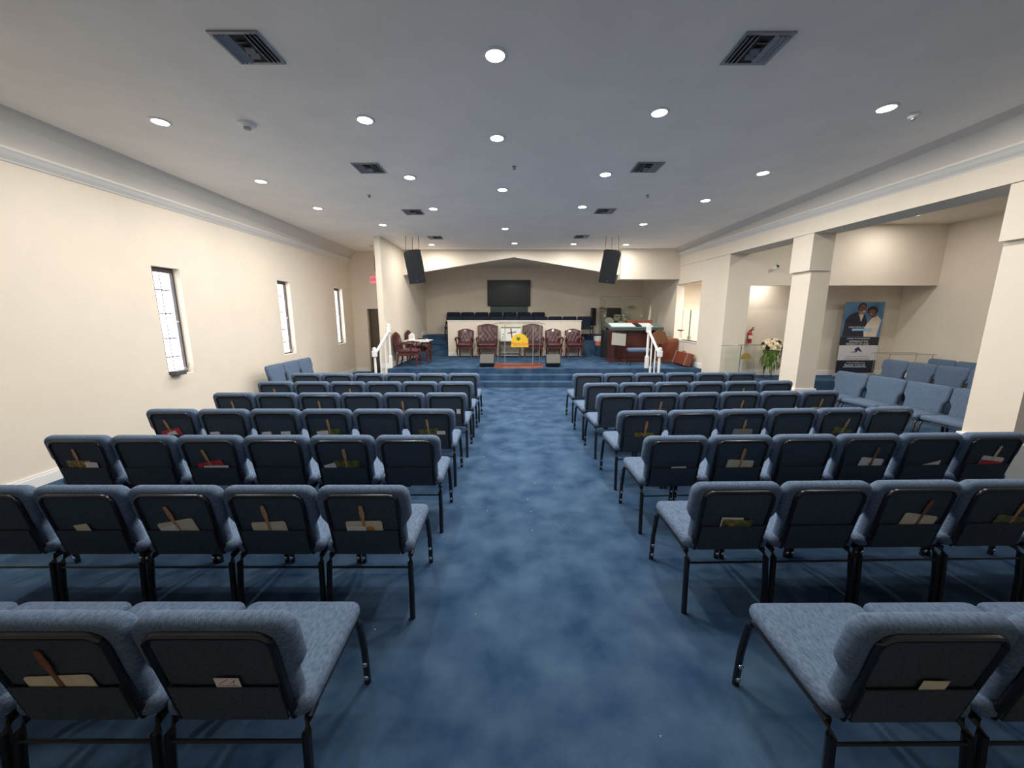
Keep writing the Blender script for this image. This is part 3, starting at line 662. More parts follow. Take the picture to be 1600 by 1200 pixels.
lo = maroon_chair('low maroon tufted armchair at the wing-wall end of the half wall', False, (-1.62, Y0, 0.4))
hi = maroon_chair('high-backed maroon tufted armchair on the wing-wall side of the clear lectern', True, (-0.85, Y0, 0.4))
dup(hi, (0.72, Y0, 0.4), 0, 'high-backed maroon tufted armchair seen through the clear lectern')
dup(lo, (1.44, Y0, 0.4), 0, 'low maroon tufted armchair next to the high-backed one, drum side')
dup(lo, (2.13, Y0, 0.4), 0, 'low maroon tufted armchair at the drum end of the half wall')
dup(lo, (-2.93, 10.62, 0.4), PI / 2, 'maroon tufted armchair against the wing wall, before the small white-topped table')
dup(lo, (-2.95, 11.98, 0.4), PI / 2, 'maroon tufted armchair against the wing wall, behind the small white-topped table')
# small side table with tissue box
r = thing('side_table', 'small mahogany table with white top between two maroon chairs', 'table', (-2.86, 11.3, 0.4))
b = B(); box(b, -0.30, 0.42, -0.24, 0.24, 0.645, 0.675, 0.006); obj('table_top', b, 'mahog', r)
for x in (-0.25, 0.37):
    for y in (-0.2, 0.2):
        b = B(); tube(b, [(x, y, 0.645), (x, y, 0.35), (x, y, 0.0)], [0.024, 0.02, 0.016], 8); obj('leg', b, 'mahog', r, True)
b = B(); box(b, -3.17, -2.42, 11.05, 11.55, 1.076, 1.088, 0.003); box(b, -3.15, -2.44, 11.044, 11.05, 1.04, 1.088)
tag(obj('table_cloth', b, 'white'), 'white runner cloth on the small table by the wing wall', 'cloth')
r = thing('tissue_box', 'white house-shaped tissue box on the small table', 'tissue box', (-3.0, 11.28, 1.088))
b = B(); prism(b, [(-0.075, 0), (0.075, 0), (0.075, 0.15), (0, 0.21), (-0.075, 0.15)], lambda x, z: (x, -0.07, z), lambda x, z: (x, 0.07, z)); obj('box', b, 'white', r)
b = B()
for x0, x1, z0, z1 in ((-0.045, 0.045, 0.12, 0.126), (-0.045, -0.039, 0.02, 0.12), (0.039, 0.045, 0.02, 0.12), (-0.015, 0.015, 0.05, 0.09)): box(b, x0, x1, -0.0715, -0.07, z0, z1)
obj('printed_window', b, 'louver', r)

# clear lectern on a wooden plinth
r = thing('lectern', 'clear acrylic lectern on a wide wooden plinth at the front of the stage', 'lectern', (0.17, 10.38, 0.4))
b = B(); prism(b, [(-0.68, 0.25), (-0.68, -0.10), (-0.40, -0.33), (0.44, -0.33), (0.72, -0.10), (0.72, 0.25)], lambda x, y: (x, y, 0), lambda x, y: (x * 0.97, y * 0.95, 0.06)); 
prism(b, [(-0.60, 0.2), (-0.60, -0.08), (-0.36, -0.26), (0.40, -0.26), (0.64, -0.08), (0.64, 0.2)], lambda x, y: (x, y, 0.06), lambda x, y: (x, y, 0.085)); obj('plinth', b, 'redwood', r)
b = B(); box(b, -0.36, 0.40, -0.206, -0.194, 0.085, 1.16); obj('front_panel', b, 'acrylic', r)
for s, x0, x1 in ((-1, -0.36, -0.56), (1, 0.40, 0.60)):
    b = B(); prism(b, [(x0, -0.2), (x1, 0.05), (x1 + 0.01 * s, 0.05), (x0 + 0.01 * s, -0.2)], lambda x, y: (x, y, 0.085), lambda x, y: (x, y, 1.14)); obj('side_panel', b, 'acrylic', r)
    b = B(); tube(b, [(x0, -0.2, 0.085), (x0, -0.2, 1.16)], 0.009, 6); tube(b, [(x1, 0.05, 0.085), (x1, 0.05, 1.14)], 0.007, 6); obj('corner_post', b, 'acryledge', r)
b = B(); prism(b, [(-0.72, 0.14), (-0.5, -0.26), (0.54, -0.26), (0.78, 0.14)], lambda x, y: (x, y, 1.19 - y * 0.16), lambda x, y: (x, y, 1.20 - y * 0.16)); tp = obj('top_shelf', b, 'acrylic', r)
b = B(); tube(b, [(-0.72, 0.14, 1.172), (-0.5, -0.26, 1.236), (0.54, -0.26, 1.236), (0.78, 0.14, 1.172)], 0.006, 6); obj('shelf_edge', b, 'acryledge', tp)
def sign(r, x, y, z, w, h, face, parent_name, letters=True):
    dome = [(-w, 0)] + [(w * -math.cos(PI * k / 16), h * (0.22 + 0.78 * math.sin(PI * k / 16) ** 0.8)) for k in range(17)] + [(w, 0)]
    b = B(); prism(b, dome[::-1], lambda a, c: (x + a, y, z + c), lambda a, c: (x + a, y - 0.012, z + c)); s = obj('dome_sign', b, face, r)
    if letters:
        b = B()
        for a0, ln in ((2.5, 0.5), (2.05, 0.62), (1.6, 0.5), (1.1, 0.62), (0.65, 0.5)):
            dx, dz = math.cos(a0) * ln * w * 0.75, math.sin(a0) * ln * h * 0.65; px, pz = -dz * 0.16, dx * 0.16
            prism(b, [(0, 0), (dx * 0.5 + px, dz * 0.5 + pz), (dx, dz), (dx * 0.5 - px, dz * 0.5 - pz)], lambda a, c: (x - w * 0.15 + a, y - 0.012, z + h * 0.48 + c), lambda a, c: (x - w * 0.15 + a, y - 0.015, z + h * 0.48 + c))
        obj('palm_emblem', b, 'green', s)
        text('lettering', 'Mount Sinai', w * 0.46, 'exitred', face_cam(x, y - 0.0135, z + h * 0.26), s, sx=0.92)
        b = B(); box(b, x - w * 0.75, x + w * 0.75, y - 0.0145, y - 0.012, z + h * 0.10, z + h * 0.135); obj('underline', b, 'gold', s)
sign(r, 0.04, -0.21, 0.57, 0.235, 0.36, 'yellow', 'dome_sign')
# small table, poster and cloth behind it
r = thing('side_table', 'dark wooden table behind the clear lectern', 'table', (-0.08, 12.85, 0.4))
b = B(); box(b, -0.37, 0.37, -0.2, 0.2, 0.52, 0.55, 0.005); box(b, -0.36, 0.36, -0.17, 0.17, 0.42, 0.52); obj('table_top', b, 'darkwood', r)
b = B(); box(b, -0.33, 0.33, -0.14, 0.14, 0.10, 0.12); obj('shelf', b, 'darkwood', r)
for x in (-0.34, 0.34):
    for y in (-0.15, 0.15):
        b = B(); box(b, x - 0.022, x + 0.022, y - 0.022, y + 0.022, 0, 0.42); obj('leg', b, 'darkwood', r)
r = thing('picture_board', 'white board with a brown cross on the table behind the lectern', 'board', (-0.06, 12.93, 0.95), 0)
b = B(); box(b, -0.32, 0.36, -0.012, 0.012, 0, 0.46, 0.003); obj('panel', b, 'white', r)
b = B(); box(b, -0.32, 0.36, -0.016, 0.016, 0.44, 0.465); obj('frame_rail', b, 'darkwood', r)
b = B(); box(b, -0.022, 0.022, -0.019, -0.0125, -0.16, 0.16, 0, Matrix.Translation((0.04, 0, 0.27)) @ Matrix.Rotation(-0.12, 4, 'Y')); box(b, -0.15, 0.15, -0.019, -0.0125, -0.016, 0.016, 0, Matrix.Translation((0.06, 0, 0.29)) @ Matrix.Rotation(-0.16, 4, 'Y')); obj('cross', b, 'brown', r)
b = B()
for x, z in ((-0.25, 0.13), (-0.24, 0.22), (-0.25, 0.06)): lathe(b, [(0.02, 0), (0.02, 0.003)], 10, Matrix.Translation((x, -0.0125, z)) @ Matrix.Rotation(PI / 2, 4, 'X'))
obj('dots', b, 'ink', r)
b = B(); box(b, -0.02, 0.26, 12.63, 12.648, 0.80, 0.955, 0.004); box(b, -0.02, 0.26, 12.63, 12.8, 0.9505, 0.96, 0.003); tag(obj('cloth', b, 'bluecloth'), 'pale blue cloth hanging over the front of the dark table', 'cloth')
# floor monitors
def wedge(x, s, label):
    r = thing('floor_monitor', label, 'stage monitor', (x, 10.45, 0.4), 0, 'floor monitors')
    b = B(); prism(b, [(-0.12, 0.03), (0.14, 0.03), (0.14, 0.28), (0.06, 0.34), (-0.16, 0.10)], lambda y, z: (-0.2 + s * 0.0, y, z), lambda y, z: (0.2, y, z)); obj('cabinet', b, 'matte', r)
    b = B(); box(b, -0.19, 0.19, -0.01, 0.0, -0.15, 0.15, 0.003, Matrix.Translation((0, -0.055, 0.222)) @ Matrix.Rotation(-0.74, 4, 'X')); obj('grille', b, 'monitor', r)
    for x_ in (-0.15, 0.15):
        b = B(); lathe(b, [(0.02, 0), (0.022, 0.03)], 8, Matrix.Translation((x_, -0.09, 0))); lathe(b, [(0.02, 0), (0.022, 0.03)], 8, Matrix.Translation((x_, 0.1, 0))); obj('rubber_foot', b, 'black', r)
wedge(-0.70, 1, 'small wedge stage monitor on the wing-wall side of the lectern plinth'); wedge(1.15, -1, 'small wedge stage monitor on the drum side of the lectern plinth')

# stair railings
def railing(x0, x1, label, s):
    r = thing('stair_railing', label, 'railing', (0, 0, 0), 0, 'white stair railings')
    ylo, yhi = 9.36, 10.12
    def post(x, y, zb_, zt, nm):
        b = B(); box(b, x - 0.045, x + 0.045, y - 0.045, y + 0.045, zb_, zb_ + 0.32, 0.006)
        lathe(b, [(0.04, 0.32), (0.03, 0.36), (0.033, 0.55), (0.028, zt - zb_ - 0.22), (0.045, zt - zb_ - 0.18)], 14, Matrix.Translation((x, y, zb_)))
        box(b, x - 0.055, x + 0.055, y - 0.055, y + 0.055, zt - 0.19, zt - 0.03, 0.012)
        lathe(b, [(0.03, -0.03), (0.05, -0.01), (0.045, 0.03), (0.015, 0.05)], 14, Matrix.Translation((x, y, zt))); obj(nm, b, 'trim', r)
    post(x0, ylo, 0, 0.98, 'newel_post'); post(x1, yhi, 0.4, 1.55, 'newel_post')
    b = B(); tube(b, [(x0, ylo + 0.03, 0.86), (x1, yhi - 0.03, 1.40)], 0.032, 10); obj('handrail', b, 'trim', r)
    for k in (0.34, 0.67):
        x = x0 + (x1 - x0) * k; y = ylo + (yhi - ylo) * k; zt = 0.86 + 0.54 * k; z0 = 0.134 if k < 0.5 else 0.267
        b = B(); box(b, x - 0.022, x + 0.022, y - 0.022, y + 0.022, z0, z0 + 0.2); lathe(b, [(0.024, 0.2), (0.016, 0.24), (0.022, 0.5), (0.014, zt - z0)], 12, Matrix.Translation((x, y, z0))); obj('baluster', b, 'trim', r)
railing(-3.44, -3.30, 'white stair railing at the wing-wall end of the stage steps', -1); railing(3.70, 3.66, 'white stair railing at the organ end of the stage steps', 1)

# organ / keyboard console
r = thing('organ', 'dark red wooden organ console with keyboard on the stage', 'organ', (3.72, 11.75, 0.4))
b = B(); box(b, -0.66, 0.72, -0.1, 0.32, 0.06, 1.0, 0.008); box(b, -0.72, 0.78, -0.34, 0.36, 0.0, 0.08, 0.008)
box(b, -0.66, -0.60, -0.34, -0.1, 0.08, 1.0); box(b, 0.66, 0.72, -0.34, -0.1, 0.08, 1.0); obj('cabinet', b, 'mahog', r)
b = B(); TK = Matrix.Translation((0, 0, 1.0)) @ Matrix.Rotation(0.20, 4, 'X'); box(b, -0.74, 0.86, -0.34, 0.34, 0.03, 0.13, 0.006, TK); obj('key_slip', b, 'greengrey', r)
b = B(); box(b, -0.70, 0.02, -0.31, 0.16, 0.13, 0.15, 0, TK); box(b, 0.22, 0.55, -0.31, 0.16, 0.13, 0.15, 0, TK); obj('keyboard', b, 'keys', r)
b = B(); box(b, 0.03, 0.21, -0.25, 0.10, 0.13, 0.16, 0, TK); obj('control_panel', b, 'matte', r)
b = B(); box(b, -0.1, 0.72, 0.2, 0.36, 1.0, 1.27, 0.01); obj('music_ledge', b, 'redwood', r)
r = thing('wooden_speaker_cabinet', 'brown wooden cabinet against the wall beside the organ', 'cabinet', (4.76, 11.79, 0.4))
b = B(); box(b, -0.22, 0.32, -0.3, 0.3, 0, 0.72, 0.008); obj('body', b, 'brown', r)
b = B(); box(b, -0.18, 0.28, -0.306, -0.3, 0.08, 0.62); 
obj('front_panel', b, 'redwood', r)
b = B(); prism(b, [(-0.16, 0.0), (0.16, 0.0), (0.24, 0.16), (0.16, 0.36), (-0.02, 0.42), (-0.18, 0.30)], lambda x, z: (4.36 + x, 11.14, 0.98 + z), lambda x, z: (4.36 + x, 11.23, 0.98 + z))
o = tag(obj('wooden_chair_back', b, 'brown'), 'rounded brown wooden stool back above the cabinet by the organ', 'stool')
b = B(); tube(b, [(4.36, 11.185, 1.0), (4.36, 11.185, 0.4)], 0.025, 8); lathe(b, [(0.12, 0.4), (0.11, 0.43), (0.03, 0.46)], 16, Matrix.Translation((4.36, 11.185, 0.0))); obj('pedestal', b, 'brown', o)
# organ bench (blue)
r = thing('blue_bench', 'small blue padded stool before the organ, behind the railing', 'stool', (3.68, 10.95, 0.4))
b = B(); pillow(b, rrect(-0.30, 0.34, -0.2, 0.2, 0.06), 0.36, 0.47, 0.05, lambda x, y, t: (x, y, t), 0.01); obj('seat', b, 'fabric', r, True, 1.2)
for x in (-0.24, 0.28):
    for y in (-0.15, 0.15):
        b = B(); tube(b, [(x, y, 0.37), (x * 1.05, y * 1.05, 0)], 0.013, 8); obj('leg', b, 'black', r, True)
# music stand
r = thing('music_stand', 'music stand with grey tilted desk in front of the organ', 'music stand', (3.14, 11.1, 0.4))
b = B(); box(b, -0.21, 0.2, -0.006, 0.006, -0.18, 0.18, 0.003, Matrix.Translation((0, -0.05, 0.72)) @ Matrix.Rotation(-0.30, 4, 'X') @ Matrix.Rotation(0.10, 4, 'Y')); obj('desk', b, 'wickergrey', r)
b = B(); box(b, -0.22, 0.21, -0.004, 0.05, 0.18, 0.205, 0.003, Matrix.Translation((0, -0.05, 0.72)) @ Matrix.Rotation(-0.30, 4, 'X') @ Matrix.Rotation(0.10, 4, 'Y')); obj('lip', b, 'matte', r)
b = B(); tube(b, [(0, 0.0, 0.75), (0, 0.02, 0.1)], 0.012, 8); obj('pole', b, 'black', r)
for k in range(3):
    a = k * 2 * PI / 3 + 0.5; b = B(); tube(b, [(0, 0.02, 0.18), (0.24 * math.cos(a), 0.02 + 0.24 * math.sin(a), 0.012)], 0.01, 6); obj('leg', b, 'black', r)
# black amp box beside the stand
r = thing('amplifier', 'black amplifier box beside the organ at the choir steps', 'amplifier', (3.22, 12.75, 0.4))
b = B(); box(b, -0.17, 0.17, -0.17, 0.17, 0.0, 0.92, 0.01); obj('cabinet', b, 'matte', r)
b = B(); box(b, -0.15, 0.15, -0.176, -0.17, 0.1, 0.86); obj('grille', b, 'grille', r)
# waste bin on the choir steps
r = thing('waste_bin', 'coral and white waste bin on the blue steps beside the half wall', 'bin', (3.12, 13.71, 0.74))
b = B(); lathe(b, [(0.12, 0), (0.135, 0.20), (0.128, 0.20), (0.115, 0.01)], 20, cap=False); lathe(b, [(0.12, 0.0), (0.118, 0.008)], 20); obj('bin_body', b, 'binpink', r, True)
b = B(); lathe(b, [(0.1355, 0.16), (0.152, 0.325), (0.148, 0.33), (0.131, 0.17)], 20, cap=False); obj('liner', b, 'white', r, True)
# guitar case leaning at the wall
r = thing('instrument_case', 'reddish brown hard case leaning against the wall at the stage edge', 'case', (4.86, 10.74, 0.42))
T = Matrix.Rotation(0.30, 4, 'Y')
b = B(); box(b, -0.07, 0.07, -0.45, 0.42, 0.0, 0.36, 0.015, T); obj('case_body', b, 'redwood', r)
for y in (-0.34, 0.40):
    b = B(); box(b, -0.075, 0.075, y - 0.012, y + 0.012, -0.005, 0.365, 0.004, T); obj('metal_band', b, 'silver', r)
b = B(); tube(b, [T @ Vector((-0.03, -0.08, 0.36)), T @ Vector((-0.03, -0.06, 0.39)), T @ Vector((-0.03, 0.06, 0.39)), T @ Vector((-0.03, 0.08, 0.36))], 0.012, 8); obj('handle', b, 'black', r)

# drum kit, shield, monitor
ZD = 1.08
r = thing('drum_shield', 'clear acrylic drum shield of three panels around the drums', 'drum shield', (4.08, 14.0, ZD))
for x0, y0, x1, y1 in ((-0.78, 0.3, -0.66, 0.1), (-0.66, 0.1, 0.03, 0.0), (0.03, 0.0, 0.72, 0.1)):
    b = B(); prism(b, [(x0, y0), (x1, y1), (x1, y1 + 0.012), (x0, y0 + 0.012)], lambda x, y: (x, y, 0), lambda x, y: (x, y, 1.42)); pn = obj('panel', b, 'acrylic', r)
    b = B(); tube(b, [(x0, y0, 1.42), (x1, y1, 1.42)], 0.004, 6); tube(b, [(x0, y0, 0), (x0, y0, 1.42)], 0.004, 6); obj('panel_edge', b, 'acryledge', pn)
for x, y in ((-0.66, 0.1), (0.03, 0.0), (0.72, 0.1)):
    for z in (1.36, 0.72):
        b = B(); box(b, x - 0.03, x + 0.03, y - 0.02, y - 0.006, z - 0.025, z + 0.025, 0.006); obj('hinge', b, 'white', r)
def drum(x, y, z, rad, h, rx, label, m='drum', legs=0, rz=0.0):
    r = thing('drum', label, 'drum', (x, y, z), rz, 'drum kit')
    T = Matrix.Rotation(rx, 4, 'X')
    b = B(); lathe(b, [(rad, -h / 2), (rad, h / 2)], 24, T, cap=False); obj('shell', b, m, r, True)
    b = B(); lathe(b, [(rad, h / 2 - 0.02), (rad + 0.012, h / 2 - 0.02), (rad + 0.012, h / 2 + 0.01), (rad, h / 2 + 0.01), (rad, h / 2 - 0.02)], 24, T, cap=False); lathe(b, [(rad, -h / 2 - 0.01), (rad + 0.012, -h / 2 - 0.01), (rad + 0.012, -h / 2 + 0.02), (rad, -h / 2 + 0.02), (rad, -h / 2 - 0.01)], 24, T, cap=False); obj('hoop', b, 'chrome', r)
    b = B(); lathe(b, [(rad * 0.99, h / 2), (rad * 0.5, h / 2 + 0.002)], 24, T); lathe(b, [(rad * 0.99, -h / 2), (rad * 0.5, -h / 2 - 0.002)], 24, T); obj('drum_head', b, 'skin', r)
    for k in range(legs):
        a = k * 2 * PI / legs + 0.4; b = B(); p = (rad * 0.95 * math.cos(a), rad * 0.95 * math.sin(a)); tube(b, [(p[0], p[1], -h * 0.2), (p[0] * 1.2, p[1] * 1.2, ZD - z)], 0.009, 6); obj('leg', b, 'chrome', r)
drum(4.12, 14.5, ZD + 0.262, 0.25, 0.30, PI / 2, 'cream bass drum standing behind the clear shield')
drum(3.67, 14.40, ZD + 0.46, 0.17, 0.20, 0.9, 'small pale snare drum at the choir end of the shield', 'skin', 3)
drum(4.0, 14.48, ZD + 0.645, 0.13, 0.18, 0.3, 'small cream rack drum above the bass drum')
drum(4.31, 14.48, ZD + 0.645, 0.14, 0.18, 0.3, 'small cream rack drum nearest the organ side')
drum(4.74, 14.42, ZD + 0.36, 0.18, 0.30, 0.05, 'cream floor drum beside the wall corner', legs=3)
def cymbal(x, y, h, rad, tilt, label):
    r = thing('cymbal', label, 'cymbal', (x, y, ZD), 0, 'cymbals of the drum kit')
    b = B(); lathe(b, [(rad, 0), (rad * 0.3, 0.022), (rad * 0.18, 0.04), (0.006, 0.05)], 24, Matrix.Translation((0, 0, h)) @ Matrix.Rotation(tilt, 4, 'X') @ Matrix.Rotation(tilt * 0.5, 4, 'Y')); obj('cymbal_disc', b, 'bronze', r, True)
    b = B(); tube(b, [(0, 0, h + 0.06), (0, 0, 0.25)], 0.009, 6); obj('stand_pole', b, 'chrome', r)
    for k in range(3):
        a = k * 2 * PI / 3; b = B(); tube(b, [(0, 0, 0.3), (rad * 0.7 * math.cos(a), rad * 0.7 * math.sin(a), 0.01)], 0.008, 6); obj('leg', b, 'chrome', r)
cymbal(3.50, 14.82, 1.02, 0.17, 0.12, 'cymbal on a stand at the choir end of the drum kit'); cymbal(4.62, 14.8, 1.05, 0.18, -0.1, 'cymbal on a stand at the wall end of the drum kit'); cymbal(3.42, 14.55, 0.86, 0.12, 0.05, 'low hi-hat cymbal beside the small snare drum')
r = thing('amplifier', 'dark grey amplifier behind the drums against the rear wall', 'amplifier', (3.96, 14.83, ZD))
b = B(); box(b, -0.25, 0.25, -0.12, 0.12, 0.0, 1.02, 0.01); obj('cabinet', b, 'matte', r)
b = B(); box(b, -0.24, 0.24, -0.126, -0.12, 0.5, 0.98); obj('grille', b, 'grille', r)
r = thing('tv', 'black television turned edge-on on a stand beside the drum shield', 'television', (3.10, 14.48, ZD))
T = Matrix.Translation((0, 0, 0.68)) @ Matrix.Rotation(1.18, 4, 'Z')
b = B(); box(b, -0.42, 0.42, -0.03, 0.03, -0.33, 0.33, 0.006, T); obj('casing', b, 'matte', r)
b = B(); box(b, -0.40, 0.40, 0.03, 0.034, -0.31, 0.31, 0, T); obj('screen', b, 'screen', r)
b = B(); tube(b, [(0.0, 0, 0.4), (0, 0, 0.03)], 0.02, 8); lathe(b, [(0.16, 0), (0.15, 0.02), (0.03, 0.04)], 16); obj('stand', b, 'black', r)
r = thing('flag_pole', 'furled pale flag on a pole leaning in the stage corner', 'flag', (4.80, 13.25, 0.4))
b = B(); tube(b, [(-0.1, 0, 0.0), (0.02, 0.02, 1.9)], 0.012, 8); obj('pole', b, 'stick', r)
b = B(); tube(b, [(-0.055, 0.0, 0.85), (-0.03, 0.0, 1.2), (0.005, 0.0, 1.45), (0.015, 0.02, 1.75)], [0.02, 0.045, 0.04, 0.015], 10); obj('furled_cloth', b, 'petalw', r, True)
lathe(b := B(), [(0.11, 0), (0.10, 0.05), (0.03, 0.08)], 16, Matrix.Translation((-0.1, 0, 0))); obj('stand_base', b, 'bronze', r, True)
# pass-through: cabinet inside, goblet stand on the ledge
r = thing('tall_cabinet', 'tall cream cupboard inside the room behind the pass-through', 'cabinet', (6.28, 13.45, 0))
b = B(); box(b, -0.34, 0.30, -0.2, 0.24, 0, 2.05, 0.006); obj('cabinet_body', b, 'cabinet', r)
for x0, x1 in ((-0.33, -0.09), (-0.05, 0.29)):
    b = B(); box(b, x0, x1, -0.222, -0.2, 0.05, 2.0, 0.004); d = obj('door', b, 'cabinet', r)
    b = B(); tube(b, [(x1 - 0.03 if x0 < -0.2 else x0 + 0.03, -0.235, 0.95), (x1 - 0.03 if x0 < -0.2 else x0 + 0.03, -0.235, 1.1)], 0.008, 6); obj('handle', b, 'black', d)
b = B(); box(b, -0.085, -0.055, -0.206, -0.2, 0.05, 2.0); obj('door_gap', b, 'ink', r)
r = thing('stemmed_dish', 'small stemmed dish on the ledge of the pass-through opening', 'dish', (5.22, 11.70, 1.08))
b = B(); lathe(b, [(0.06, 0), (0.055, 0.015), (0.012, 0.03), (0.012, 0.25)], 16); obj('stem', b, 'petalw', r, True)
b = B(); lathe(b, [(0.012, 0.25), (0.09, 0.27), (0.10, 0.30), (0.085, 0.295)], 18); obj('bowl', b, 'brown', r, True)

# ================================================================== SIDE ALCOVE
# camera on the wall
r = thing('security_camera', 'small white security camera on the wall above the extinguisher', 'camera', (6.12, 9.15, 2.90))
b = B(); lathe(b, [(0.04, 0), (0.04, 0.02), (0.015, 0.03), (0.015, 0.08)], 14, Matrix.Rotation(PI / 2, 4, 'X')); obj('mount', b, 'white', r, True)
b = B(); lathe(b, [(0.03, -0.05), (0.036, -0.03), (0.036, 0.07)], 14, Matrix.Translation((0.0, -0.10, 0.0)) @ Matrix.Rotation(-0.6, 4, 'Y') @ Matrix.Rotation(PI / 2, 4, 'Y')); obj('camera_body', b, 'white', r, True)
b = B(); lathe(b, [(0.037, 0.03), (0.037, 0.071), (0.028, 0.078)], 14, Matrix.Translation((0.0, -0.10, 0.0)) @ Matrix.Rotation(-0.6, 4, 'Y') @ Matrix.Rotation(PI / 2, 4, 'Y')); obj('lens', b, 'ink', r, True)
# extinguisher on the alcove back wall
r = thing('fire_extinguisher', 'red fire extinguisher on the bright wall above the flowers', 'fire extinguisher', (6.24, 9.885, 1.10)); r.scale = (0.74, 0.74, 0.74)
b = B(); lathe(b, [(0.066, 0), (0.07, 0.02), (0.07, 0.32), (0.055, 0.37), (0.028, 0.39), (0.026, 0.42)], 20); obj('cylinder', b, 'extred', r, True)
b = B(); lathe(b, [(0.0708, 0.15), (0.0708, 0.27)], 20, cap=False); obj('paper_label', b, 'paper', r, True)
b = B(); box(b, -0.03, 0.03, -0.02, 0.02, 0.42, 0.46, 0.004); box(b, -0.01, 0.012, -0.015, 0.015, 0, 0.13, 0, Matrix.Translation((0.02, 0, 0.45)) @ Matrix.Rotation(0.6, 4, 'Y')); box(b, -0.01, 0.01, -0.015, 0.015, 0, 0.11, 0, Matrix.Translation((0.02, 0, 0.43)) @ Matrix.Rotation(1.1, 4, 'Y')); obj('valve_handle', b, 'black', r)
b = B(); tube(b, [(-0.02, 0, 0.44), (-0.08, 0, 0.42), (-0.095, 0, 0.3), (-0.08, 0, 0.12)], 0.011, 8); obj('hose', b, 'black', r, True)
b = B(); box(b, -0.03, 0.03, 0.068, 0.09, 0.1, 0.34); obj('wall_bracket', b, 'black', r)
b = B(); lathe(b, [(0.05, 0.0), (0.05, 0.004)], 18, Matrix.Translation((0.16, 0.085, 0.36)) @ Matrix.Rotation(PI / 2, 4, 'X')); obj('inspection_tag', b, 'white', r)
# flowers on stand
r = thing('flower_arrangement', 'cream and white flower arrangement on a wire stand before the alcove', 'flowers', (6.58, 9.50, 0.24))
for k in range(3):
    a = k * 2 * PI / 3 + 0.6; b = B(); tube(b, [(0.03 * math.cos(a), 0.03 * math.sin(a), 0.55), (0.12 * math.cos(a), 0.12 * math.sin(a), 0.0)], 0.008, 6); obj('leg', b, 'darkwood', r)
b = B(); lathe(b, [(0.03, 0.28), (0.10, 0.45), (0.19, 0.70), (0.185, 0.70), (0.02, 0.30)], 18); obj('leaf_cone', b, 'leaf', r, True)
b = B(); rnd = random.Random(3)
for k in range(46):
    a = rnd.random() * 2 * PI; z0 = 0.35 + rnd.random() * 0.35; r0 = 0.06 + (z0 - 0.3) * 0.35; L = 0.14 + rnd.random() * 0.2
    p = Vector((r0 * math.cos(a), r0 * math.sin(a), z0)); q = p + Vector((0.06 * math.cos(a), 0.06 * math.sin(a), -L)); s = Vector((-math.sin(a), math.cos(a), 0)) * 0.02
    v = [b.verts.new(x) for x in (p, (p + q) / 2 + s + Vector((0.03 * math.cos(a), 0.03 * math.sin(a), 0)), q, (p + q) / 2 - s + Vector((0.03 * math.cos(a), 0.03 * math.sin(a), 0)))]; b.faces.new(v)
lv = obj('leaves', b, 'leaf', r); lv['kind'] = 'stuff'
k = 0
for i in range(34):
    z = 1 - (i + 0.5) / 34 * 1.25; a = i * 2.399963; rr = math.sqrt(max(0.0, 1 - z * z))
    p = Vector((0.23 * rr * math.cos(a), 0.2 * rr * math.sin(a), 0.80 + 0.17 * z))
    m_ = 'petald' if i % 7 == 3 or i > 30 else ('petalw' if i % 3 == 0 else 'petal'); s = 0.055 + 0.02 * rnd.random()
    b = B(); T = Matrix.Translation(p) @ Vector((p.x, p.y, p.z - 0.72)).to_track_quat('Z', 'Y').to_matrix().to_4x4()
    for ring, (n_, rad, h0, h1) in enumerate(((7, s, 0.0, 0.35 * s), (5, s * 0.62, 0.1 * s, 0.7 * s))):
        for j in range(n_):
            aa = 2 * PI * j / n_ + ring * 0.4; w_ = PI / n_ * 1.15
            v = [b.verts.new(T @ Vector(q)) for q in ((0, 0, h0), (rad * 0.7 * math.cos(aa - w_), rad * 0.7 * math.sin(aa - w_), h1 * 0.7), (rad * math.cos(aa), rad * math.sin(aa), h1), (rad * 0.7 * math.cos(aa + w_), rad * 0.7 * math.sin(aa + w_), h1 * 0.7))]
            b.faces.new(v)
    lathe(b, [(s * 0.22, 0), (s * 0.3, s * 0.3), (s * 0.1, s * 0.5)], 8, T); obj('flower_head', b, m_, r)
b = B()
for k in range(5):
    x = 0.17 + 0.014 * k; prism(b, [(x, 0.72), (x + 0.02, 0.72), (x + 0.015 - 0.02, 0.45), (x + 0.02 - 0.03, 0.22 + 0.03 * k), (x - 0.03, 0.22 + 0.03 * k), (x - 0.012, 0.45)], lambda p, q: (p, -0.1 - 0.01 * k, q), lambda p, q: (p, -0.104 - 0.01 * k, q))
obj('ribbon', b, 'ribbon', r)
# glass lectern near the wall
r = thing('lectern', 'thin clear glass lectern with a gold dome sign beside the flowers', 'lectern', (5.32, 8.78, 0))
b = B(); prism(b, [(-0.40, -0.15), (-0.22, -0.28), (0.36, -0.28), (0.52, -0.15), (0.5, 0.14), (-0.36, 0.14)], lambda x, y: (x, y, 1.12 - y * 0.12), lambda x, y: (x, y, 1.13 - y * 0.12)); tp = obj('top_shelf', b, 'acrylic', r)
b = B(); tube(b, [(-0.36, 0.14, 1.108), (-0.40, -0.15, 1.143), (-0.22, -0.28, 1.16), (0.36, -0.28, 1.16), (0.52, -0.15, 1.143), (0.5, 0.14, 1.108), (-0.36, 0.14, 1.108)], 0.006, 6); obj('shelf_edge', b, 'acryledge', tp)
for x, m_ in ((0.02, 'iron'),):
    b = B(); tube(b, [(x, -0.05, 1.12), (x, -0.05, 0.02)], 0.010, 8); obj('pole', b, m_, r)
b = B(); box(b, -0.3, 0.4, -0.02, -0.008, 0.02, 1.10); obj('panel', b, 'acrylic', r)
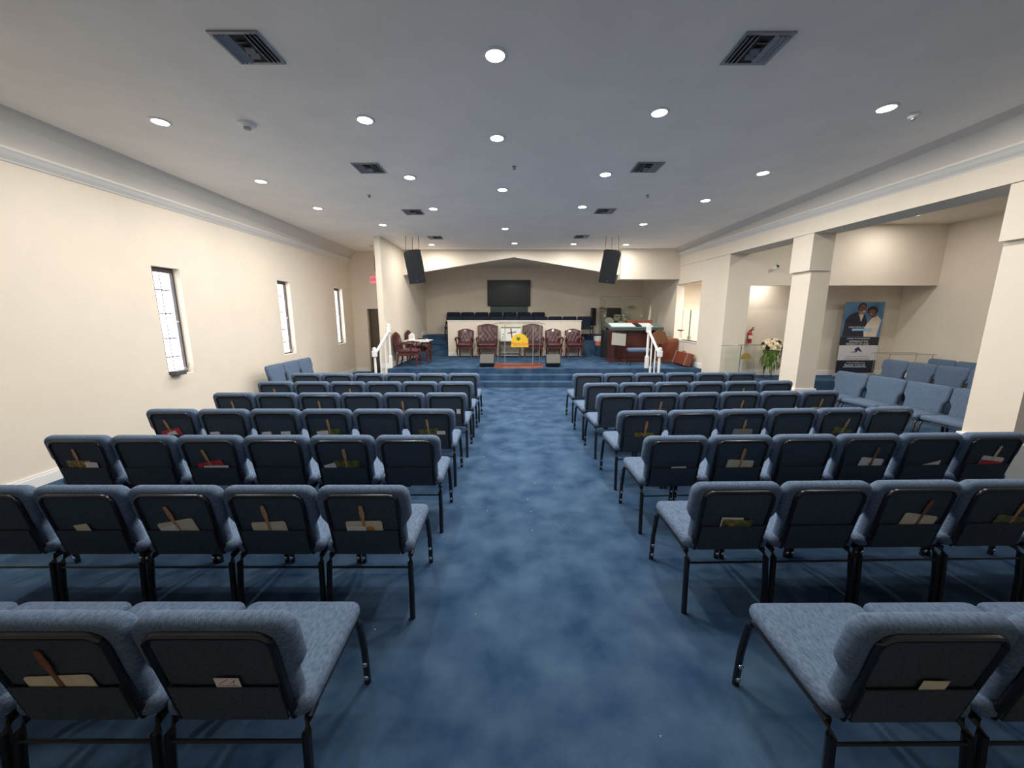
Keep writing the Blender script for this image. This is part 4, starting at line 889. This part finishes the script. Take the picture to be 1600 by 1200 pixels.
b = B(); box(b, -0.36, 0.44, -0.2, 0.2, 0, 0.02, 0.004); obj('base', b, 'acrylic', r)
sign(r, 0.16, -0.03, 0.80, 0.11, 0.15, 'gold', 'dome_sign', False)
# acrylic table near far wall
r = thing('acrylic_table', 'long clear acrylic table behind the side seating', 'table', (9.4, 9.0, 0.0))
b = B(); box(b, -0.52, 0.58, -0.22, 0.22, 0.90, 0.915); tp = obj('table_top', b, 'acrylic', r)
b = B(); tube(b, [(-0.52, -0.22, 0.908), (0.58, -0.22, 0.908)], 0.007, 6); tube(b, [(-0.52, 0.22, 0.908), (0.58, 0.22, 0.908)], 0.007, 6); obj('table_edge', b, 'acryledge', tp)
for x in (-0.48, 0.54):
    b = B(); tube(b, [(x, 0.18, 0.90), (x, 0.18, 0.24)], 0.005, 6); obj('leg', b, 'acryledge', r)
for x in (-0.48, 0.54):
    b = B(); tube(b, [(x, -0.18, 0.90), (x, -0.18, 0.0)], 0.006, 6); obj('leg', b, 'acryledge', r)

# roll-up banner
r = thing('roll_up_banner', 'tall roll-up banner with a smiling couple on blue, in the side alcove', 'banner', (8.96, 9.70, 0.24), 0.0)
W, H0, H1 = 0.50, 0.09, 1.90
def flat(nm, poly, m_, lay, parent):
    b = B(); prism(b, poly, lambda x, z: (x, -0.002 - lay * 0.0012, z), lambda x, z: (x, -0.002 - (lay + 1) * 0.0012, z)); return obj(nm, b, m_, parent)
def rect(x0, x1, z0, z1): return [(x0, z0), (x1, z0), (x1, z1), (x0, z1)]
def oval(cx, cz, rx, rz, n=20): return [(cx + rx * math.cos(2 * PI * k / n), cz + rz * math.sin(2 * PI * k / n)) for k in range(n)]
b = B(); box(b, -W, W, -0.002, 0.001, H0, H1); sh = obj('banner_sheet', b, 'navy', r)
b = B(); box(b, -W - 0.02, W + 0.02, -0.07, 0.07, 0.0, 0.09, 0.012); obj('base_cassette', b, 'silver', r)
b = B(); box(b, -W, W, -0.012, 0.012, H1, H1 + 0.025, 0.004); obj('top_rail', b, 'silver', r)
b = B(); tube(b, [(0, 0.03, 0.08), (0, 0.02, H1)], 0.011, 8); obj('support_pole', b, 'silver', r)
def zz(f): return H0 + (H1 - H0) * f
flat('sky_print', rect(-W, W, zz(0.515), H1), 'bannerblue', 0, sh)
flat('man_suit', [(-0.47, zz(0.52)), (0.12, zz(0.52)), (0.12, zz(0.70)), (0.05, zz(0.82)), (-0.09, zz(0.855)), (-0.19, zz(0.865)), (-0.36, zz(0.825)), (-0.45, zz(0.76))], 'suit', 1, sh)
flat('man_neck', [(-0.13, zz(0.80)), (0.0, zz(0.79)), (0.01, zz(0.87)), (-0.16, zz(0.87))], 'skinprint', 2, sh)
flat('man_shirt', [(-0.06, zz(0.74)), (-0.04, zz(0.74)), (0.0, zz(0.83)), (-0.12, zz(0.84))], 'dress', 3, sh)
flat('man_hair', oval(-0.06, zz(0.925), 0.115, 0.125), 'hairprint', 2, sh)
flat('man_face', oval(-0.05, zz(0.905), 0.10, 0.118), 'skinprint', 3, sh)
flat('man_beard', [(-0.14, zz(0.88)), (-0.11, zz(0.85)), (-0.03, zz(0.838)), (0.03, zz(0.86)), (0.045, zz(0.885)), (0.0, zz(0.872)), (-0.07, zz(0.872))], 'greyhair', 4, sh)
flat('man_smile', [(-0.05, zz(0.876)), (0.0, zz(0.868)), (0.025, zz(0.882)), (-0.02, zz(0.884))], 'dress', 5, sh)
flat('man_eyes', rect(-0.085, -0.06, zz(0.918), zz(0.923)) , 'hairprint', 4, sh); flat('man_eyes', rect(-0.01, 0.015, zz(0.918), zz(0.923)), 'hairprint', 4, sh)
flat('woman_dress', [(0.08, zz(0.52)), (0.40, zz(0.52)), (0.45, zz(0.70)), (0.47, zz(0.755)), (0.36, zz(0.81)), (0.24, zz(0.80)), (0.11, zz(0.70)), (0.05, zz(0.63))], 'dress', 3, sh)
flat('woman_neck', [(0.19, zz(0.775)), (0.31, zz(0.80)), (0.31, zz(0.86)), (0.21, zz(0.86))], 'skinprint', 4, sh)
flat('woman_hair', oval(0.21, zz(0.885), 0.135, 0.115), 'hairprint', 5, sh)
flat('woman_face', oval(0.195, zz(0.862), 0.085, 0.10), 'skinprint', 6, sh)
flat('woman_smile', [(0.15, zz(0.838)), (0.19, zz(0.832)), (0.205, zz(0.842))], 'dress', 7, sh)
flat('woman_fringe', [(0.09, zz(0.88)), (0.16, zz(0.925)), (0.29, zz(0.92)), (0.25, zz(0.895)), (0.15, zz(0.895))], 'hairprint', 7, sh)
flat('name_strip', rect(-0.25, 0.25, zz(0.605), zz(0.635)), 'azure', 8, sh)
flat('logo_field', rect(-W, W, zz(0.185), zz(0.40)), 'lilac', 1, sh)
flat('mountain_logo', [(-0.20, zz(0.295)), (-0.06, zz(0.315)), (-0.10, zz(0.345)), (0.0, zz(0.378)), (0.12, zz(0.30)), (0.04, zz(0.315)), (-0.01, zz(0.33)), (-0.03, zz(0.30))], 'mountain', 2, sh)
flat('web_strip', rect(-0.32, 0.28, zz(0.083), zz(0.096)), 'azure', 1, sh)
def line(s, z, size, m_, sx=1.0, x=0.0, lay=9): text('lettering', s, size, m_, face_cam(x, -0.002 - lay * 0.0012, zz(z)), sh, 0.0004, sx)
line('SENIOR PASTOR AND FIRST LADY', 0.655, 0.046, 'white', 0.98); line('JOURNEY TO THE EXPERIENCE', 0.495, 0.042, 'white', 1.0, -0.03, 1)
line('EXPERIENCE THE', 0.452, 0.075, 'white', 0.85, -0.02, 1); line('PRESENCE OF GOD', 0.415, 0.075, 'white', 0.9, -0.04, 1)
line('WE ARE A FAMILY THAT IS READY', 0.235, 0.042, 'ink', 0.92, 0.0, 2); line('TO PRAISE AND DEDICATED TO SERVE', 0.202, 0.042, 'ink', 0.92, 0.0, 2)
line('Mount Sinai Missionary', 0.152, 0.05, 'white', 1.0, 0.0, 1); line('Baptist Church', 0.118, 0.085, 'white', 1.05, -0.02, 1)

# white lint on the carpet
b = B(); rl = random.Random(11)
for k in range(15):
    x, y = (rl.uniform(-0.5, 0.95), rl.uniform(0.9, 5.5)) if k < 12 else (rl.uniform(-2, -0.8), rl.uniform(1.6, 1.9)); q = rl.uniform(0.0012, 0.003)
    box(b, x - q, x + q, y - q, y + q, 0.0, 0.003)
o = tag(obj('carpet_lint', b, 'paper'), 'tiny white specks of lint scattered over the aisle carpet', 'lint'); o['kind'] = 'stuff'
